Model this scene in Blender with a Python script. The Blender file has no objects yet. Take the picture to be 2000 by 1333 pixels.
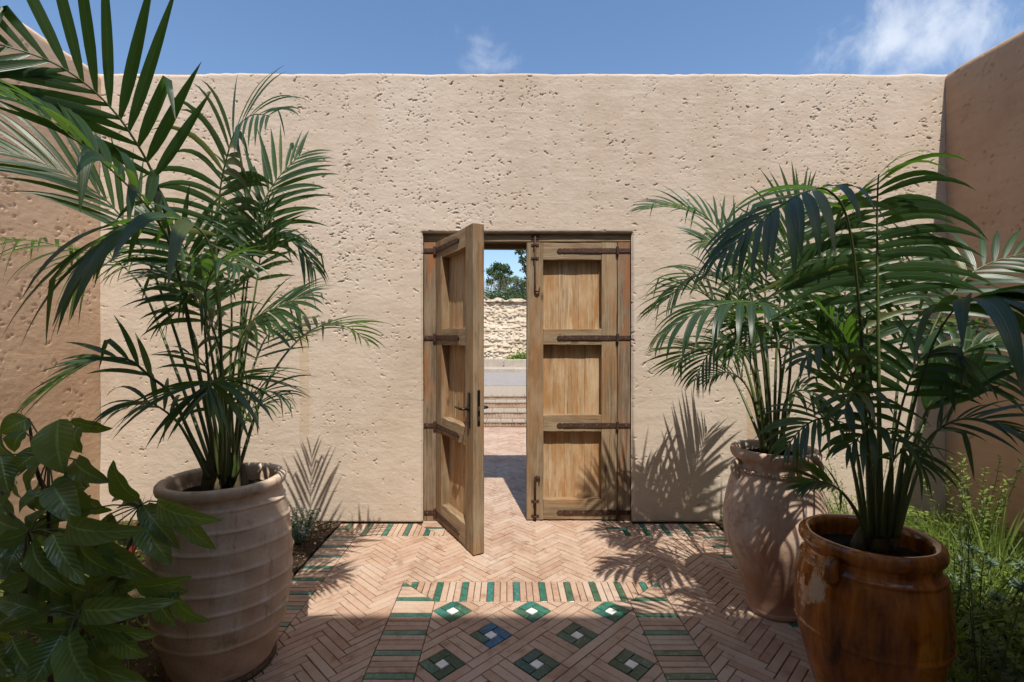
import bpy, math, random
import numpy as np
from mathutils import Vector, Matrix

# ------------------------------------------------------------------ camera, sky, sun, exposure
SC = bpy.context.scene
COL = SC.collection
FPX, CX, CY, EYE = 945.0, 988.0, 664.0, 1.5      # focal length and vanishing point in 2000 px units, eye height

cam_d = bpy.data.cameras.new('camera')
cam = bpy.data.objects.new('camera', cam_d)
COL.objects.link(cam)
cam.location = (0, 0, EYE)
cam.rotation_euler = (math.radians(90), 0, 0)
cam_d.sensor_width = 36
cam_d.lens = FPX / 2000 * 36
cam_d.shift_x = 0.006
cam_d.shift_y = -0.00125
cam_d.clip_start = 0.02
cam_d.clip_end = 2000
SC.camera = cam

SUN = Vector((-0.09, 0.545, -1.0)).normalized()
sun_el = math.asin(-SUN.z)
sun_rot = math.atan2(-SUN.x, -SUN.y)
sd = bpy.data.lights.new('sun', 'SUN')
sd.energy = 3.1
sd.angle = math.radians(0.53)
sd.color = (1.0, 0.94, 0.845)
so = bpy.data.objects.new('sun', sd)
so.rotation_euler = SUN.to_track_quat('-Z', 'Y').to_euler()
so.location = (0.5, -4, 12)
COL.objects.link(so)

world = bpy.data.worlds.new('World')
SC.world = world
world.use_nodes = True
wn, wl = world.node_tree.nodes, world.node_tree.links
wn.clear()
w_out = wn.new('ShaderNodeOutputWorld')
w_bg = wn.new('ShaderNodeBackground')
w_bg.inputs['Strength'].default_value = 0.15
sky = wn.new('ShaderNodeTexSky')
sky.sky_type = 'NISHITA'
sky.sun_disc = False
sky.sun_elevation = sun_el
sky.sun_rotation = sun_rot
sky.altitude = 60
sky.air_density = 1.0
sky.dust_density = 1.1
sky.ozone_density = 1.3
tc = wn.new('ShaderNodeTexCoord')

def cloud_mask(center, size, gain, seed):
    """soft fair weather cloud: fractal noise that fades out away from a direction of the sky"""
    c = Vector(center).normalized()
    sub = wn.new('ShaderNodeVectorMath'); sub.operation = 'SUBTRACT'
    wl.new(tc.outputs['Generated'], sub.inputs[0]); sub.inputs[1].default_value = c
    scl = wn.new('ShaderNodeVectorMath'); scl.operation = 'MULTIPLY'
    wl.new(sub.outputs[0], scl.inputs[0]); scl.inputs[1].default_value = size
    ln = wn.new('ShaderNodeVectorMath'); ln.operation = 'LENGTH'
    wl.new(scl.outputs[0], ln.inputs[0])
    no = wn.new('ShaderNodeTexNoise'); no.noise_dimensions = '4D'
    no.inputs['Scale'].default_value = 9.0; no.inputs['Detail'].default_value = 9
    no.inputs['Roughness'].default_value = 0.62; no.inputs['W'].default_value = seed
    no.inputs['Distortion'].default_value = 0.35
    wl.new(tc.outputs['Generated'], no.inputs['Vector'])
    m = wn.new('ShaderNodeMath'); m.operation = 'SUBTRACT'
    wl.new(no.outputs[0], m.inputs[0])
    k = wn.new('ShaderNodeMath'); k.operation = 'MULTIPLY'; k.inputs[1].default_value = 0.30
    wl.new(ln.outputs['Value'], k.inputs[0]); wl.new(k.outputs[0], m.inputs[1])
    mr = wn.new('ShaderNodeMapRange'); mr.interpolation_type = 'SMOOTHSTEP'
    mr.inputs['From Min'].default_value = 0.27; mr.inputs['From Max'].default_value = 0.56
    mr.inputs['To Max'].default_value = gain
    wl.new(m.outputs[0], mr.inputs['Value'])
    return mr.outputs[0]

hs = wn.new('ShaderNodeHueSaturation')
hs.inputs['Saturation'].default_value = 1.10
hs.inputs['Value'].default_value = 0.70
wl.new(sky.outputs[0], hs.inputs['Color'])
cur = hs.outputs[0]
for cen, size, gain, seed in [((.845, 1, .598), (8.6, 5, 13), .52, 3.1),
                              ((.80, 1, .63), (9, 8, 14), .5, 9.4),
                              ((-.045, 1, .575), (14, 10, 14), .3, 5.2), ((1.06, 1, .64), (9, 6, 12), .35, 1.7),
                              ((-1.2, .4, .5), (4, 4, 8), .7, 7.7), ((.9, -1, .6), (3, 3, 7), .7, 2.3)]:
    mk = cloud_mask(cen, size, gain, seed)
    mx = wn.new('ShaderNodeMix'); mx.data_type = 'RGBA'
    wl.new(mk, mx.inputs[0]); wl.new(cur, mx.inputs[6])
    mx.inputs[7].default_value = (4.0, 4.15, 4.4, 1)
    cur = mx.outputs[2]
wl.new(cur, w_bg.inputs['Color'])
wl.new(w_bg.outputs[0], w_out.inputs['Surface'])

SC.view_settings.view_transform = 'Standard'
SC.view_settings.look = 'None'
SC.view_settings.exposure = 0.86
SC.view_settings.gamma = 1
SC.view_settings.use_curve_mapping = False
SC.render.engine = 'CYCLES'
SC.cycles.use_denoising = True
SC.cycles.max_bounces = 8
SC.cycles.diffuse_bounces = 5
SC.cycles.transparent_max_bounces = 8

# ------------------------------------------------------------------ helpers
RND = random.Random(7)

def W(px, py, Y):
    """point of the place that is seen at a pixel, at distance Y from the eye"""
    return Vector(((px - CX) / FPX * Y, Y, EYE - (py - CY) / FPX * Y))

def mesh(name, verts, faces, m=None, smooth=False, uvs=None):
    me = bpy.data.meshes.new(name)
    me.from_pydata([tuple(v) for v in verts], [], faces)
    if m: me.materials.append(m)
    if smooth: me.polygons.foreach_set('use_smooth', [True] * len(me.polygons))
    if uvs is not None:
        uv = me.uv_layers.new(name='uv')
        li = np.empty(len(me.loops), dtype=np.int32); me.loops.foreach_get('vertex_index', li)
        uv.data.foreach_set('uv', np.asarray(uvs, dtype=np.float32)[li].ravel())
    me.update()
    return me

def link(name, me, parent=None, loc=None, rot=None, kind=None):
    o = bpy.data.objects.new(name, me)
    COL.objects.link(o)
    if parent: o.parent = parent
    if loc is not None: o.location = loc
    if rot is not None: o.rotation_euler = rot
    if kind: o['kind'] = kind
    return o

def thing(name, label, cat, loc=(0, 0, 0), rotz=0, group=None, me=None):
    o = link(name, me, None, loc, (0, 0, rotz))
    o['label'] = label; o['category'] = cat
    if group: o['group'] = group
    return o

def structure(name, me=None, label=None, loc=(0, 0, 0)):
    o = link(name, me, None, loc)
    o['kind'] = 'structure'
    if label: o['label'] = label
    return o

def tube_geo(pts, rad, n=6, cap=True):
    pts = [Vector(p) for p in pts]
    V, F = [], []
    t0 = (pts[1] - pts[0]).normalized()
    a = t0.orthogonal().normalized()
    for i, p in enumerate(pts):
        t = (pts[min(i + 1, len(pts) - 1)] - pts[max(i - 1, 0)]).normalized()
        a = (a - t * a.dot(t))
        a = a.normalized() if a.length > 1e-6 else t.orthogonal().normalized()
        b = t.cross(a)
        r = rad[i] if isinstance(rad, (list, tuple)) else rad
        for k in range(n):
            w = 2 * math.pi * k / n
            V.append(p + (a * math.cos(w) + b * math.sin(w)) * r)
    for i in range(len(pts) - 1):
        for k in range(n):
            F.append((i * n + k, i * n + (k + 1) % n, (i + 1) * n + (k + 1) % n, (i + 1) * n + k))
    if cap:
        F.append(tuple(range(n))[::-1]); F.append(tuple(range((len(pts) - 1) * n, len(pts) * n)))
    return V, F

class MB:
    def __init__(s): s.V, s.F = [], []
    def add(s, VF):
        o = len(s.V); s.V += [Vector(v) for v in VF[0]]; s.F += [tuple(i + o for i in f) for f in VF[1]]
        return s
    def build(s, name, m=None, smooth=False): return mesh(name, s.V, s.F, m, smooth)

def box_geo(x0, x1, y0, y1, z0, z1, c=0.0):
    if c <= 0:
        V = [(x, y, z) for x in (x0, x1) for y in (y0, y1) for z in (z0, z1)]
        F = [(0, 1, 3, 2), (4, 6, 7, 5), (0, 4, 5, 1), (2, 3, 7, 6), (0, 2, 6, 4), (1, 5, 7, 3)]
        return V, F
    V = []
    idx = {}
    xs, ys, zs = (x0, x1), (y0, y1), (z0, z1)
    for i in (0, 1):
        for j in (0, 1):
            for k in (0, 1):
                sx, sy, sz = (c if i == 0 else -c), (c if j == 0 else -c), (c if k == 0 else -c)
                idx[i, j, k, 0] = len(V); V.append((xs[i], ys[j] + sy, zs[k] + sz))
                idx[i, j, k, 1] = len(V); V.append((xs[i] + sx, ys[j], zs[k] + sz))
                idx[i, j, k, 2] = len(V); V.append((xs[i] + sx, ys[j] + sy, zs[k]))
    F = []
    for i in (0, 1):
        f = [idx[i, 0, 0, 0], idx[i, 1, 0, 0], idx[i, 1, 1, 0], idx[i, 0, 1, 0]]; F.append(tuple(f if i else f[::-1]))
    for j in (0, 1):
        f = [idx[0, j, 0, 1], idx[0, j, 1, 1], idx[1, j, 1, 1], idx[1, j, 0, 1]]; F.append(tuple(f if j else f[::-1]))
    for k in (0, 1):
        f = [idx[0, 0, k, 2], idx[1, 0, k, 2], idx[1, 1, k, 2], idx[0, 1, k, 2]]; F.append(tuple(f if k else f[::-1]))
    for i in (0, 1):
        for j in (0, 1):
            F.append((idx[i, j, 0, 0], idx[i, j, 0, 1], idx[i, j, 1, 1], idx[i, j, 1, 0]))
    for i in (0, 1):
        for k in (0, 1):
            F.append((idx[i, 0, k, 0], idx[i, 0, k, 2], idx[i, 1, k, 2], idx[i, 1, k, 0]))
    for j in (0, 1):
        for k in (0, 1):
            F.append((idx[0, j, k, 1], idx[0, j, k, 2], idx[1, j, k, 2], idx[1, j, k, 1]))
    for i in (0, 1):
        for j in (0, 1):
            for k in (0, 1):
                F.append((idx[i, j, k, 0], idx[i, j, k, 1], idx[i, j, k, 2]))
    return V, F

def vnoise(U, V, su, sv, seed):
    """smooth value noise on arrays"""
    rs = np.random.RandomState(seed)
    T = rs.rand(64, 64)
    x, y = U / su, V / sv
    xi, yi = np.floor(x).astype(int), np.floor(y).astype(int)
    fx, fy = x - xi, y - yi
    fx, fy = fx * fx * (3 - 2 * fx), fy * fy * (3 - 2 * fy)
    a = T[xi % 64, yi % 64]; b = T[(xi + 1) % 64, yi % 64]
    c = T[xi % 64, (yi + 1) % 64]; d = T[(xi + 1) % 64, (yi + 1) % 64]
    return (a * (1 - fx) + b * fx) * (1 - fy) + (c * (1 - fx) + d * fx) * fy

def grid_mesh(name, P, mask, m, smooth=True):
    """P (nu,nv,3) array; mask (nu-1,nv-1) of kept cells"""
    nu, nv = P.shape[:2]
    idx = np.arange(nu * nv).reshape(nu, nv)
    q = np.stack([idx[:-1, :-1], idx[1:, :-1], idx[1:, 1:], idx[:-1, 1:]], -1)[mask]
    used = np.unique(q)
    remap = np.full(nu * nv, -1, dtype=np.int64); remap[used] = np.arange(len(used))
    return P.reshape(-1, 3)[used], remap[q], remap

def np_mesh(name, V, Q, m, smooth=True):
    me = bpy.data.meshes.new(name)
    me.vertices.add(len(V)); me.vertices.foreach_set('co', np.asarray(V, dtype=np.float32).ravel())
    me.loops.add(len(Q) * 4); me.loops.foreach_set('vertex_index', np.asarray(Q, dtype=np.int32).ravel())
    me.polygons.add(len(Q))
    me.polygons.foreach_set('loop_start', np.arange(0, len(Q) * 4, 4, dtype=np.int32))
    me.polygons.foreach_set('loop_total', np.full(len(Q), 4, dtype=np.int32))
    me.polygons.foreach_set('use_smooth', np.full(len(Q), smooth))
    me.materials.append(m)
    me.update(calc_edges=True); me.validate()
    return me

# ------------------------------------------------------------------ materials
class Mat:
    def __init__(s, name, rough=0.8, spec=0.3):
        s.m = bpy.data.materials.new(name); s.m.use_nodes = True
        s.nt = s.m.node_tree; s.n = s.nt.nodes; s.l = s.nt.links
        s.b = s.n['Principled BSDF']
        s.b.inputs['Roughness'].default_value = rough
        s.b.inputs['Specular IOR Level'].default_value = spec
        s.tc = s.n.new('ShaderNodeTexCoord')
        s.out = s.n['Material Output']
    def lk(s, a, b): s.l.new(a, b)
    def coord(s, scale=(1, 1, 1), kind='Object', rand=0.0, rot=(0, 0, 0)):
        mp = s.n.new('ShaderNodeMapping'); mp.inputs['Scale'].default_value = scale; mp.inputs['Rotation'].default_value = rot
        src = s.tc.outputs[kind]
        if rand:
            oi = s.oi()
            mu = s.n.new('ShaderNodeMath'); mu.operation = 'MULTIPLY'; mu.inputs[1].default_value = rand
            s.lk(oi.outputs['Random'], mu.inputs[0])
            cb = s.n.new('ShaderNodeCombineXYZ')
            for i in range(3): s.lk(mu.outputs[0], cb.inputs[i])
            ad = s.n.new('ShaderNodeVectorMath'); s.lk(src, ad.inputs[0]); s.lk(cb.outputs[0], ad.inputs[1])
            src = ad.outputs[0]
        s.lk(src, mp.inputs['Vector'])
        return mp.outputs[0]
    def oi(s):
        if not hasattr(s, '_oi'): s._oi = s.n.new('ShaderNodeObjectInfo')
        return s._oi
    def noise(s, vec, scale, detail=5, rough=0.55, dist=0.0):
        t = s.n.new('ShaderNodeTexNoise'); t.inputs['Scale'].default_value = scale; t.inputs['Detail'].default_value = detail
        t.inputs['Roughness'].default_value = rough; t.inputs['Distortion'].default_value = dist
        if vec is not None: s.lk(vec, t.inputs['Vector'])
        return t.outputs[0]
    def ramp(s, fac, stops, interp='LINEAR'):
        r = s.n.new('ShaderNodeValToRGB'); r.color_ramp.interpolation = interp
        e = r.color_ramp.elements
        while len(e) < len(stops): e.new(0.5)
        for el, (p, c) in zip(e, stops):
            el.position = p
            el.color = (c[0], c[1], c[2], 1) if isinstance(c, (tuple, list)) else (c, c, c, 1)
        s.lk(fac, r.inputs[0])
        return r.outputs[0]
    def mix(s, fac, a, b, mode='MIX'):
        mx = s.n.new('ShaderNodeMix'); mx.data_type = 'RGBA'; mx.blend_type = mode
        for sock, v in ((mx.inputs[0], fac), (mx.inputs[6], a), (mx.inputs[7], b)):
            if isinstance(v, (int, float)): sock.default_value = v
            elif isinstance(v, (tuple, list)): sock.default_value = (v[0], v[1], v[2], 1)
            else: s.lk(v, sock)
        return mx.outputs[2]
    def math(s, op, a, b=0.0, clamp=False):
        m = s.n.new('ShaderNodeMath'); m.operation = op; m.use_clamp = clamp
        for sock, v in ((m.inputs[0], a), (m.inputs[1], b)):
            if isinstance(v, (int, float)): sock.default_value = v
            else: s.lk(v, sock)
        return m.outputs[0]
    def sep(s, vec):
        x = s.n.new('ShaderNodeSeparateXYZ'); s.lk(vec, x.inputs[0]); return x.outputs
    def range(s, v, a, b, c=0.0, d=1.0, smooth=False):
        m = s.n.new('ShaderNodeMapRange'); s.lk(v, m.inputs['Value'])
        if smooth: m.interpolation_type = 'SMOOTHSTEP'
        for k, q in zip(('From Min', 'From Max', 'To Min', 'To Max'), (a, b, c, d)): m.inputs[k].default_value = q
        return m.outputs[0]
    def color(s, c):
        if isinstance(c, (tuple, list)): s.b.inputs['Base Color'].default_value = (c[0], c[1], c[2], 1)
        else: s.lk(c, s.b.inputs['Base Color'])
        return s
    def bump(s, h, strength=0.3, dist=0.01, chain=None):
        b = s.n.new('ShaderNodeBump'); b.inputs['Strength'].default_value = strength; b.inputs['Distance'].default_value = dist
        s.lk(h, b.inputs['Height'])
        if chain is not None: s.lk(chain, b.inputs['Normal'])
        s.lk(b.outputs[0], s.b.inputs['Normal'])
        return b.outputs[0]
    def tone(s):
        """one random number for each piece: the object's own, shifted by the mesh attribute 'tone'"""
        a = s.n.new('ShaderNodeAttribute'); a.attribute_name = 'tone'
        return s.math('FRACT', s.math('ADD', s.oi().outputs['Random'], a.outputs['Fac']))

def make_plaster(name, base, light, dark, patches=()):
    M = Mat(name, 0.92, 0.15)
    v = M.coord()
    big = M.noise(v, 0.9, 6, 0.6, 0.4)
    streak = M.noise(M.coord((2.6, 2.6, 0.45)), 1.6, 6, 0.6, 0.2)
    fine = M.noise(v, 14, 8, 0.7)
    c = M.ramp(big, [(0.32, dark), (0.52, base), (0.72, light)])
    c = M.mix(M.range(streak, 0.42, 0.72, 0, 0.6), c, light)
    c = M.mix(M.range(streak, 0.48, 0.30, 0, 0.25), c, dark)
    sweep = M.noise(M.coord((1.3, 1.3, 5), rot=(0.0, 0.5, 0.0)), 2.2, 7, 0.68, 0.8)
    c = M.mix(M.range(sweep, 0.50, 0.66, 0, 0.5), c, light)
    c = M.mix(M.range(sweep, 0.47, 0.36, 0, 0.4), c, dark)
    c = M.mix(M.range(fine, 0.35, 0.75, 0.0, 0.35), c, light)
    c = M.mix(M.range(M.noise(v, 3.7, 9, 0.75), 0.56, 0.74, 0, 0.5), c, dark)
    sx = M.sep(M.tc.outputs['Object'])
    for axis, x0, w, z0, z1, col, amt in patches:
        wob = M.math('MULTIPLY', M.math('SUBTRACT', M.noise(v, 2.5, 3), 0.5), 0.04)
        d = M.math('ABSOLUTE', M.math('ADD', M.math('SUBTRACT', sx[axis], x0), wob))
        f = M.range(d, w, w * 0.75, 0, 1, True)
        f = M.math('MULTIPLY', f, M.range(sx[2], z0, z0 + 0.15, 0, 1, True))
        f = M.math('MULTIPLY', f, M.range(sx[2], z1, z1 - 0.25, 0, 1, True))
        f = M.math('MULTIPLY', f, M.range(M.noise(M.coord((3, 3, 60)), 1.0, 4), 0.2, 0.6, amt * 0.4, amt))
        c = M.mix(f, c, col)
    M.color(c)
    hb = M.bump(M.noise(v, 30, 9, 0.78), 0.35, 0.008)
    hc = M.bump(M.noise(v, 150, 4, 0.6), 0.35, 0.003, hb)
    hd = M.bump(sweep, 0.35, 0.012, hc)
    mp = M.noise(M.coord((1, 1, 1.7)), 62, 3, 0.55, 0.6)
    area_ = M.range(M.noise(v, 1.7, 4, 0.6), 0.40, 0.62, 0.0, 1.0)
    M.bump(M.math('MULTIPLY', M.range(mp, 0.63, 0.70), area_), -0.8, 0.006, hd)
    return M.m

PL_BASE, PL_LIGHT, PL_DARK = (0.520, 0.425, 0.338), (0.580, 0.490, 0.405), (0.460, 0.360, 0.268)
m_plaster = make_plaster('earth_plaster', PL_BASE, PL_LIGHT, PL_DARK,
                         [(0, -1.647, 0.045, 0.62, 2.05, (0.46, 0.34, 0.21), 0.55), (0, 2.01, 0.045, 0.55, 1.3, (0.42, 0.29, 0.15), 0.6)])
m_plaster_side_lit = make_plaster('earth_plaster_side', (0.70, 0.485, 0.315), (0.74, 0.54, 0.37), (0.62, 0.41, 0.255))  # left side wall: ochre lightened in colour to stand for grazing sun
m_plaster_side_shaded = make_plaster('brown_plaster', (0.44, 0.282, 0.178), (0.49, 0.33, 0.215), (0.37, 0.228, 0.14))  # right side wall: its shade is put into this darker brown
m_house = make_plaster('house_plaster', (0.60, 0.52, 0.43), (0.66, 0.59, 0.50), (0.52, 0.44, 0.35))

def make_brick():
    M = Mat('terracotta_brick', 0.82, 0.25)
    t = M.tone()
    c = M.ramp(t, [(0.0, (0.37, 0.215, 0.14)), (0.25, (0.44, 0.295, 0.21)), (0.5, (0.47, 0.34, 0.255)),
                   (0.7, (0.40, 0.255, 0.175)), (0.85, (0.49, 0.37, 0.285)), (1.0, (0.43, 0.275, 0.195))])
    v = M.coord(rand=37.0)
    n = M.noise(v, 16, 6, 0.65)
    c = M.mix(M.range(n, 0.35, 0.7, 0, 0.5), c, (0.48, 0.38, 0.295))
    c = M.mix(M.range(M.noise(v, 9, 7, 0.7), 0.54, 0.68, 0, 0.75), c, (0.21, 0.115, 0.07))
    gp = M.n.new('ShaderNodeNewGeometry')
    big = M.noise(gp.outputs['Position'], 2.6, 6, 0.65)
    c = M.mix(M.range(big, 0.50, 0.68, 0, 0.45), c, (0.24, 0.135, 0.085))
    c = M.mix(M.range(big, 0.46, 0.34, 0, 0.45), c, (0.49, 0.40, 0.32))
    c = M.mix(M.range(M.noise(v, 70, 5, 0.7), 0.60, 0.72, 0, 0.7), c, (0.13, 0.07, 0.05))
    M.color(c)
    M.bump(M.noise(v, 45, 6, 0.7), 0.5, 0.006)
    return M.m
m_brick = make_brick()

def make_glazed(name, stops, rough=0.16):
    M = Mat(name, rough, 0.5)
    v = M.coord(rand=23.0)
    t = M.tone()
    c = M.ramp(t, stops)
    n = M.noise(v, 22, 6, 0.7, 0.6)
    c = M.mix(M.range(n, 0.46, 0.62, 0, 0.8), c, M.mix(0.65, c, (0.005, 0.03, 0.022)))
    c = M.mix(M.range(M.noise(v, 40, 4), 0.60, 0.70, 0, 0.55), c, (0.16, 0.36, 0.27))
    c = M.mix(M.range(M.noise(v, 13, 7, 0.75), 0.66, 0.71, 0, 0.9), c, (0.36, 0.26, 0.19))
    M.color(c)
    M.lk(M.range(n, 0.3, 0.7, rough, rough + 0.25), M.b.inputs['Roughness'])
    M.bump(M.noise(v, 18, 3), 0.35, 0.008)
    return M.m
m_green = make_glazed('green_glaze', [(0, (0.028, 0.125, 0.085)), (0.35, (0.042, 0.165, 0.115)), (0.6, (0.05, 0.18, 0.15)), (0.8, (0.065, 0.12, 0.062)), (1, (0.03, 0.14, 0.12))])
m_teal = make_glazed('dark_green_glaze', [(0, (0.030, 0.075, 0.048)), (0.4, (0.045, 0.105, 0.07)), (0.7, (0.055, 0.10, 0.062)), (1, (0.06, 0.15, 0.12))])
m_blue = make_glazed('blue_glaze', [(0, (0.018, 0.06, 0.125)), (0.5, (0.022, 0.08, 0.17)), (1, (0.03, 0.10, 0.15))])
M = Mat('white_glaze', 0.25, 0.5)
M.color(M.ramp(M.noise(M.coord(rand=9.0), 40, 4), [(0.3, (0.66, 0.65, 0.62)), (0.7, (0.80, 0.79, 0.76))])); m_white = M.m

M = Mat('joint_sand', 0.95, 0.1)
M.color(M.ramp(M.noise(M.coord(), 60, 6, 0.7), [(0.3, (0.06, 0.035, 0.022)), (0.7, (0.17, 0.105, 0.07))])); M.bump(M.noise(M.coord(), 220, 3), 0.5, 0.004)
m_joint = M.m

def make_soil():
    M = Mat('garden_soil', 0.95, 0.1)
    v = M.coord()
    c = M.ramp(M.noise(v, 9, 8, 0.7), [(0.3, (0.035, 0.022, 0.014)), (0.55, (0.085, 0.055, 0.035)), (0.75, (0.17, 0.12, 0.08))])
    M.color(M.mix(M.range(M.noise(v, 90, 4, 0.7), 0.55, 0.7, 0, 0.6), c, (0.25, 0.18, 0.12)))
    h = M.bump(M.noise(v, 30, 8, 0.75), 0.9, 0.03)
    return M.m
m_soil = make_soil()
M = Mat('potting_soil', 0.95, 0.1)
M.color(M.ramp(M.noise(M.coord(), 60, 6, 0.75), [(0.35, (0.012, 0.008, 0.006)), (0.6, (0.035, 0.024, 0.017)), (0.72, (0.10, 0.07, 0.05))]))
M.bump(M.noise(M.coord(), 80, 6, 0.75), 1.0, 0.02); m_pot_soil = M.m

def make_wood(name, a, b, c, orange, orange_amt, rough=0.75):
    """weathered timber, grain along the piece's own length (local z)"""
    M = Mat(name, rough, 0.2)
    wob = M.n.new('ShaderNodeVectorMath'); wob.operation = 'SCALE'; wob.inputs['Scale'].default_value = .05
    nz = M.n.new('ShaderNodeTexNoise'); nz.inputs['Scale'].default_value = 1.0; nz.inputs['Detail'].default_value = 2
    M.lk(M.coord((9, 9, 1.6), rand=51.0), nz.inputs['Vector']); M.lk(nz.outputs['Color'], wob.inputs[0])
    ad = M.n.new('ShaderNodeVectorMath'); M.lk(M.coord(rand=51.0), ad.inputs[0]); M.lk(wob.outputs[0], ad.inputs[1])
    def st(scale):
        mp = M.n.new('ShaderNodeMapping'); mp.inputs['Scale'].default_value = scale; M.lk(ad.outputs[0], mp.inputs['Vector']); return mp.outputs[0]
    g1 = M.noise(st((38, 38, 0.9)), 1.0, 4, 0.6)
    g2 = M.noise(st((130, 130, 2.2)), 1.0, 4, 0.65)
    g3 = M.noise(st((260, 260, 7)), 1.0, 3, 0.6)
    tone = M.oi().outputs['Random']
    col = M.ramp(g1, [(0.30, a), (0.48, b), (0.68, c)])
    col = M.mix(M.range(tone, 0, 1, 0, 0.45), col, M.mix(0.5, a, b))
    col = M.mix(M.range(g2, 0.48, 0.64, 0, 0.7), col, (a[0] * .55, a[1] * .55, a[2] * .55))
    col = M.mix(M.range(g3, 0.55, 0.70, 0, 0.4), col, (a[0] * .5, a[1] * .5, a[2] * .5))
    patch = M.noise(M.coord((6, 6, 0.9), rand=71.0), 1.3, 6, 0.7)
    pf = M.math('MULTIPLY', M.range(patch, 0.48, 0.58, 0, orange_amt), M.range(g1, 0.36, 0.6, 0.35, 1.0))
    col = M.mix(pf, col, orange)
    col = M.mix(M.range(M.noise(M.coord((4, 4, 1.5), rand=13.0), 1.7, 6, 0.65), 0.46, 0.70, 0, 0.65), col, c)
    knot = M.n.new('ShaderNodeTexVoronoi'); knot.inputs['Scale'].default_value = 1.0; M.lk(M.coord((5, 5, 2.1), rand=33.0), knot.inputs['Vector'])
    col = M.mix(M.range(knot.outputs['Distance'], 0.10, 0.04, 0, 0.7), col, (a[0] * .5, a[1] * .4, a[2] * .35))
    M.color(col)
    h = M.math('ADD', M.math('MULTIPLY', g2, 0.9), g3)
    M.bump(h, 0.6, 0.004)
    return M.m
m_wood = make_wood('weathered_timber', (0.145, 0.098, 0.055), (0.275, 0.195, 0.115), (0.365, 0.285, 0.185), (0.29, 0.135, 0.05), 0.75)
m_wood_jamb = make_wood('weathered_jamb', (0.12, 0.082, 0.052), (0.22, 0.155, 0.10), (0.30, 0.235, 0.16), (0.29, 0.11, 0.038), 0.95)
m_wood_panel = make_wood('panel_timber', (0.28, 0.165, 0.078), (0.46, 0.305, 0.165), (0.58, 0.44, 0.285), (0.37, 0.185, 0.068), 0.95)
M = Mat('rusted_iron', 0.7, 0.4)
M.color(M.ramp(M.noise(M.coord(), 45, 6, 0.7), [(0.3, (0.035, 0.018, 0.012)), (0.55, (0.075, 0.038, 0.026)), (0.75, (0.13, 0.07, 0.05))]))
M.b.inputs['Metallic'].default_value = 0.35; M.bump(M.noise(M.coord(), 90, 5), 0.4, 0.003); m_iron = M.m
M = Mat('bronze_nail', 0.5, 0.5); M.color((0.16, 0.10, 0.07)); M.b.inputs['Metallic'].default_value = 0.6; m_nail = M.m
M = Mat('dark_bronze', 0.4, 0.5); M.color((0.03, 0.025, 0.02)); M.b.inputs['Metallic'].default_value = 0.7; m_handle = M.m

def make_terracotta(name, a, b, c, dirt, white, ztop):
    M = Mat(name, 0.85, 0.2)
    v = M.coord()
    col = M.ramp(M.noise(v, 3.2, 7, 0.62, 0.4), [(0.3, a), (0.52, b), (0.7, c)])
    col = M.mix(M.range(M.noise(M.coord((9, 9, 1.6)), 1.5, 6, 0.65), 0.47, 0.64, 0, 0.75), col, white)
    col = M.mix(M.range(M.noise(v, 6.5, 9, 0.75), 0.54, 0.68, 0, 0.8), col, dirt)
    col = M.mix(M.range(M.noise(M.coord((14, 14, 2.2)), 1.6, 6, 0.7), 0.56, 0.68, 0, 0.5), col, dirt)
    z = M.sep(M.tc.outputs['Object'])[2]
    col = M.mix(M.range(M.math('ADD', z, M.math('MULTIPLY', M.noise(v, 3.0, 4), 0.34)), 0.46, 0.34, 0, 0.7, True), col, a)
    col = M.mix(M.range(M.noise(v, 80, 5, 0.7), 0.60, 0.70, 0, 0.5), col, dirt)
    M.color(col)
    h = M.bump(M.noise(v, 14, 7, 0.65), 0.35, 0.012)
    M.bump(M.noise(v, 110, 4, 0.6), 0.3, 0.003, h)
    return M.m
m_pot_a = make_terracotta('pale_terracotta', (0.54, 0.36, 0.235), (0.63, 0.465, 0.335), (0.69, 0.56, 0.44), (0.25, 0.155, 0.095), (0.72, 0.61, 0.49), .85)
m_pot_b = make_terracotta('rosy_terracotta', (0.40, 0.20, 0.12), (0.52, 0.39, 0.30), (0.58, 0.47, 0.385), (0.27, 0.155, 0.105), (0.62, 0.53, 0.45), .9)

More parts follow.
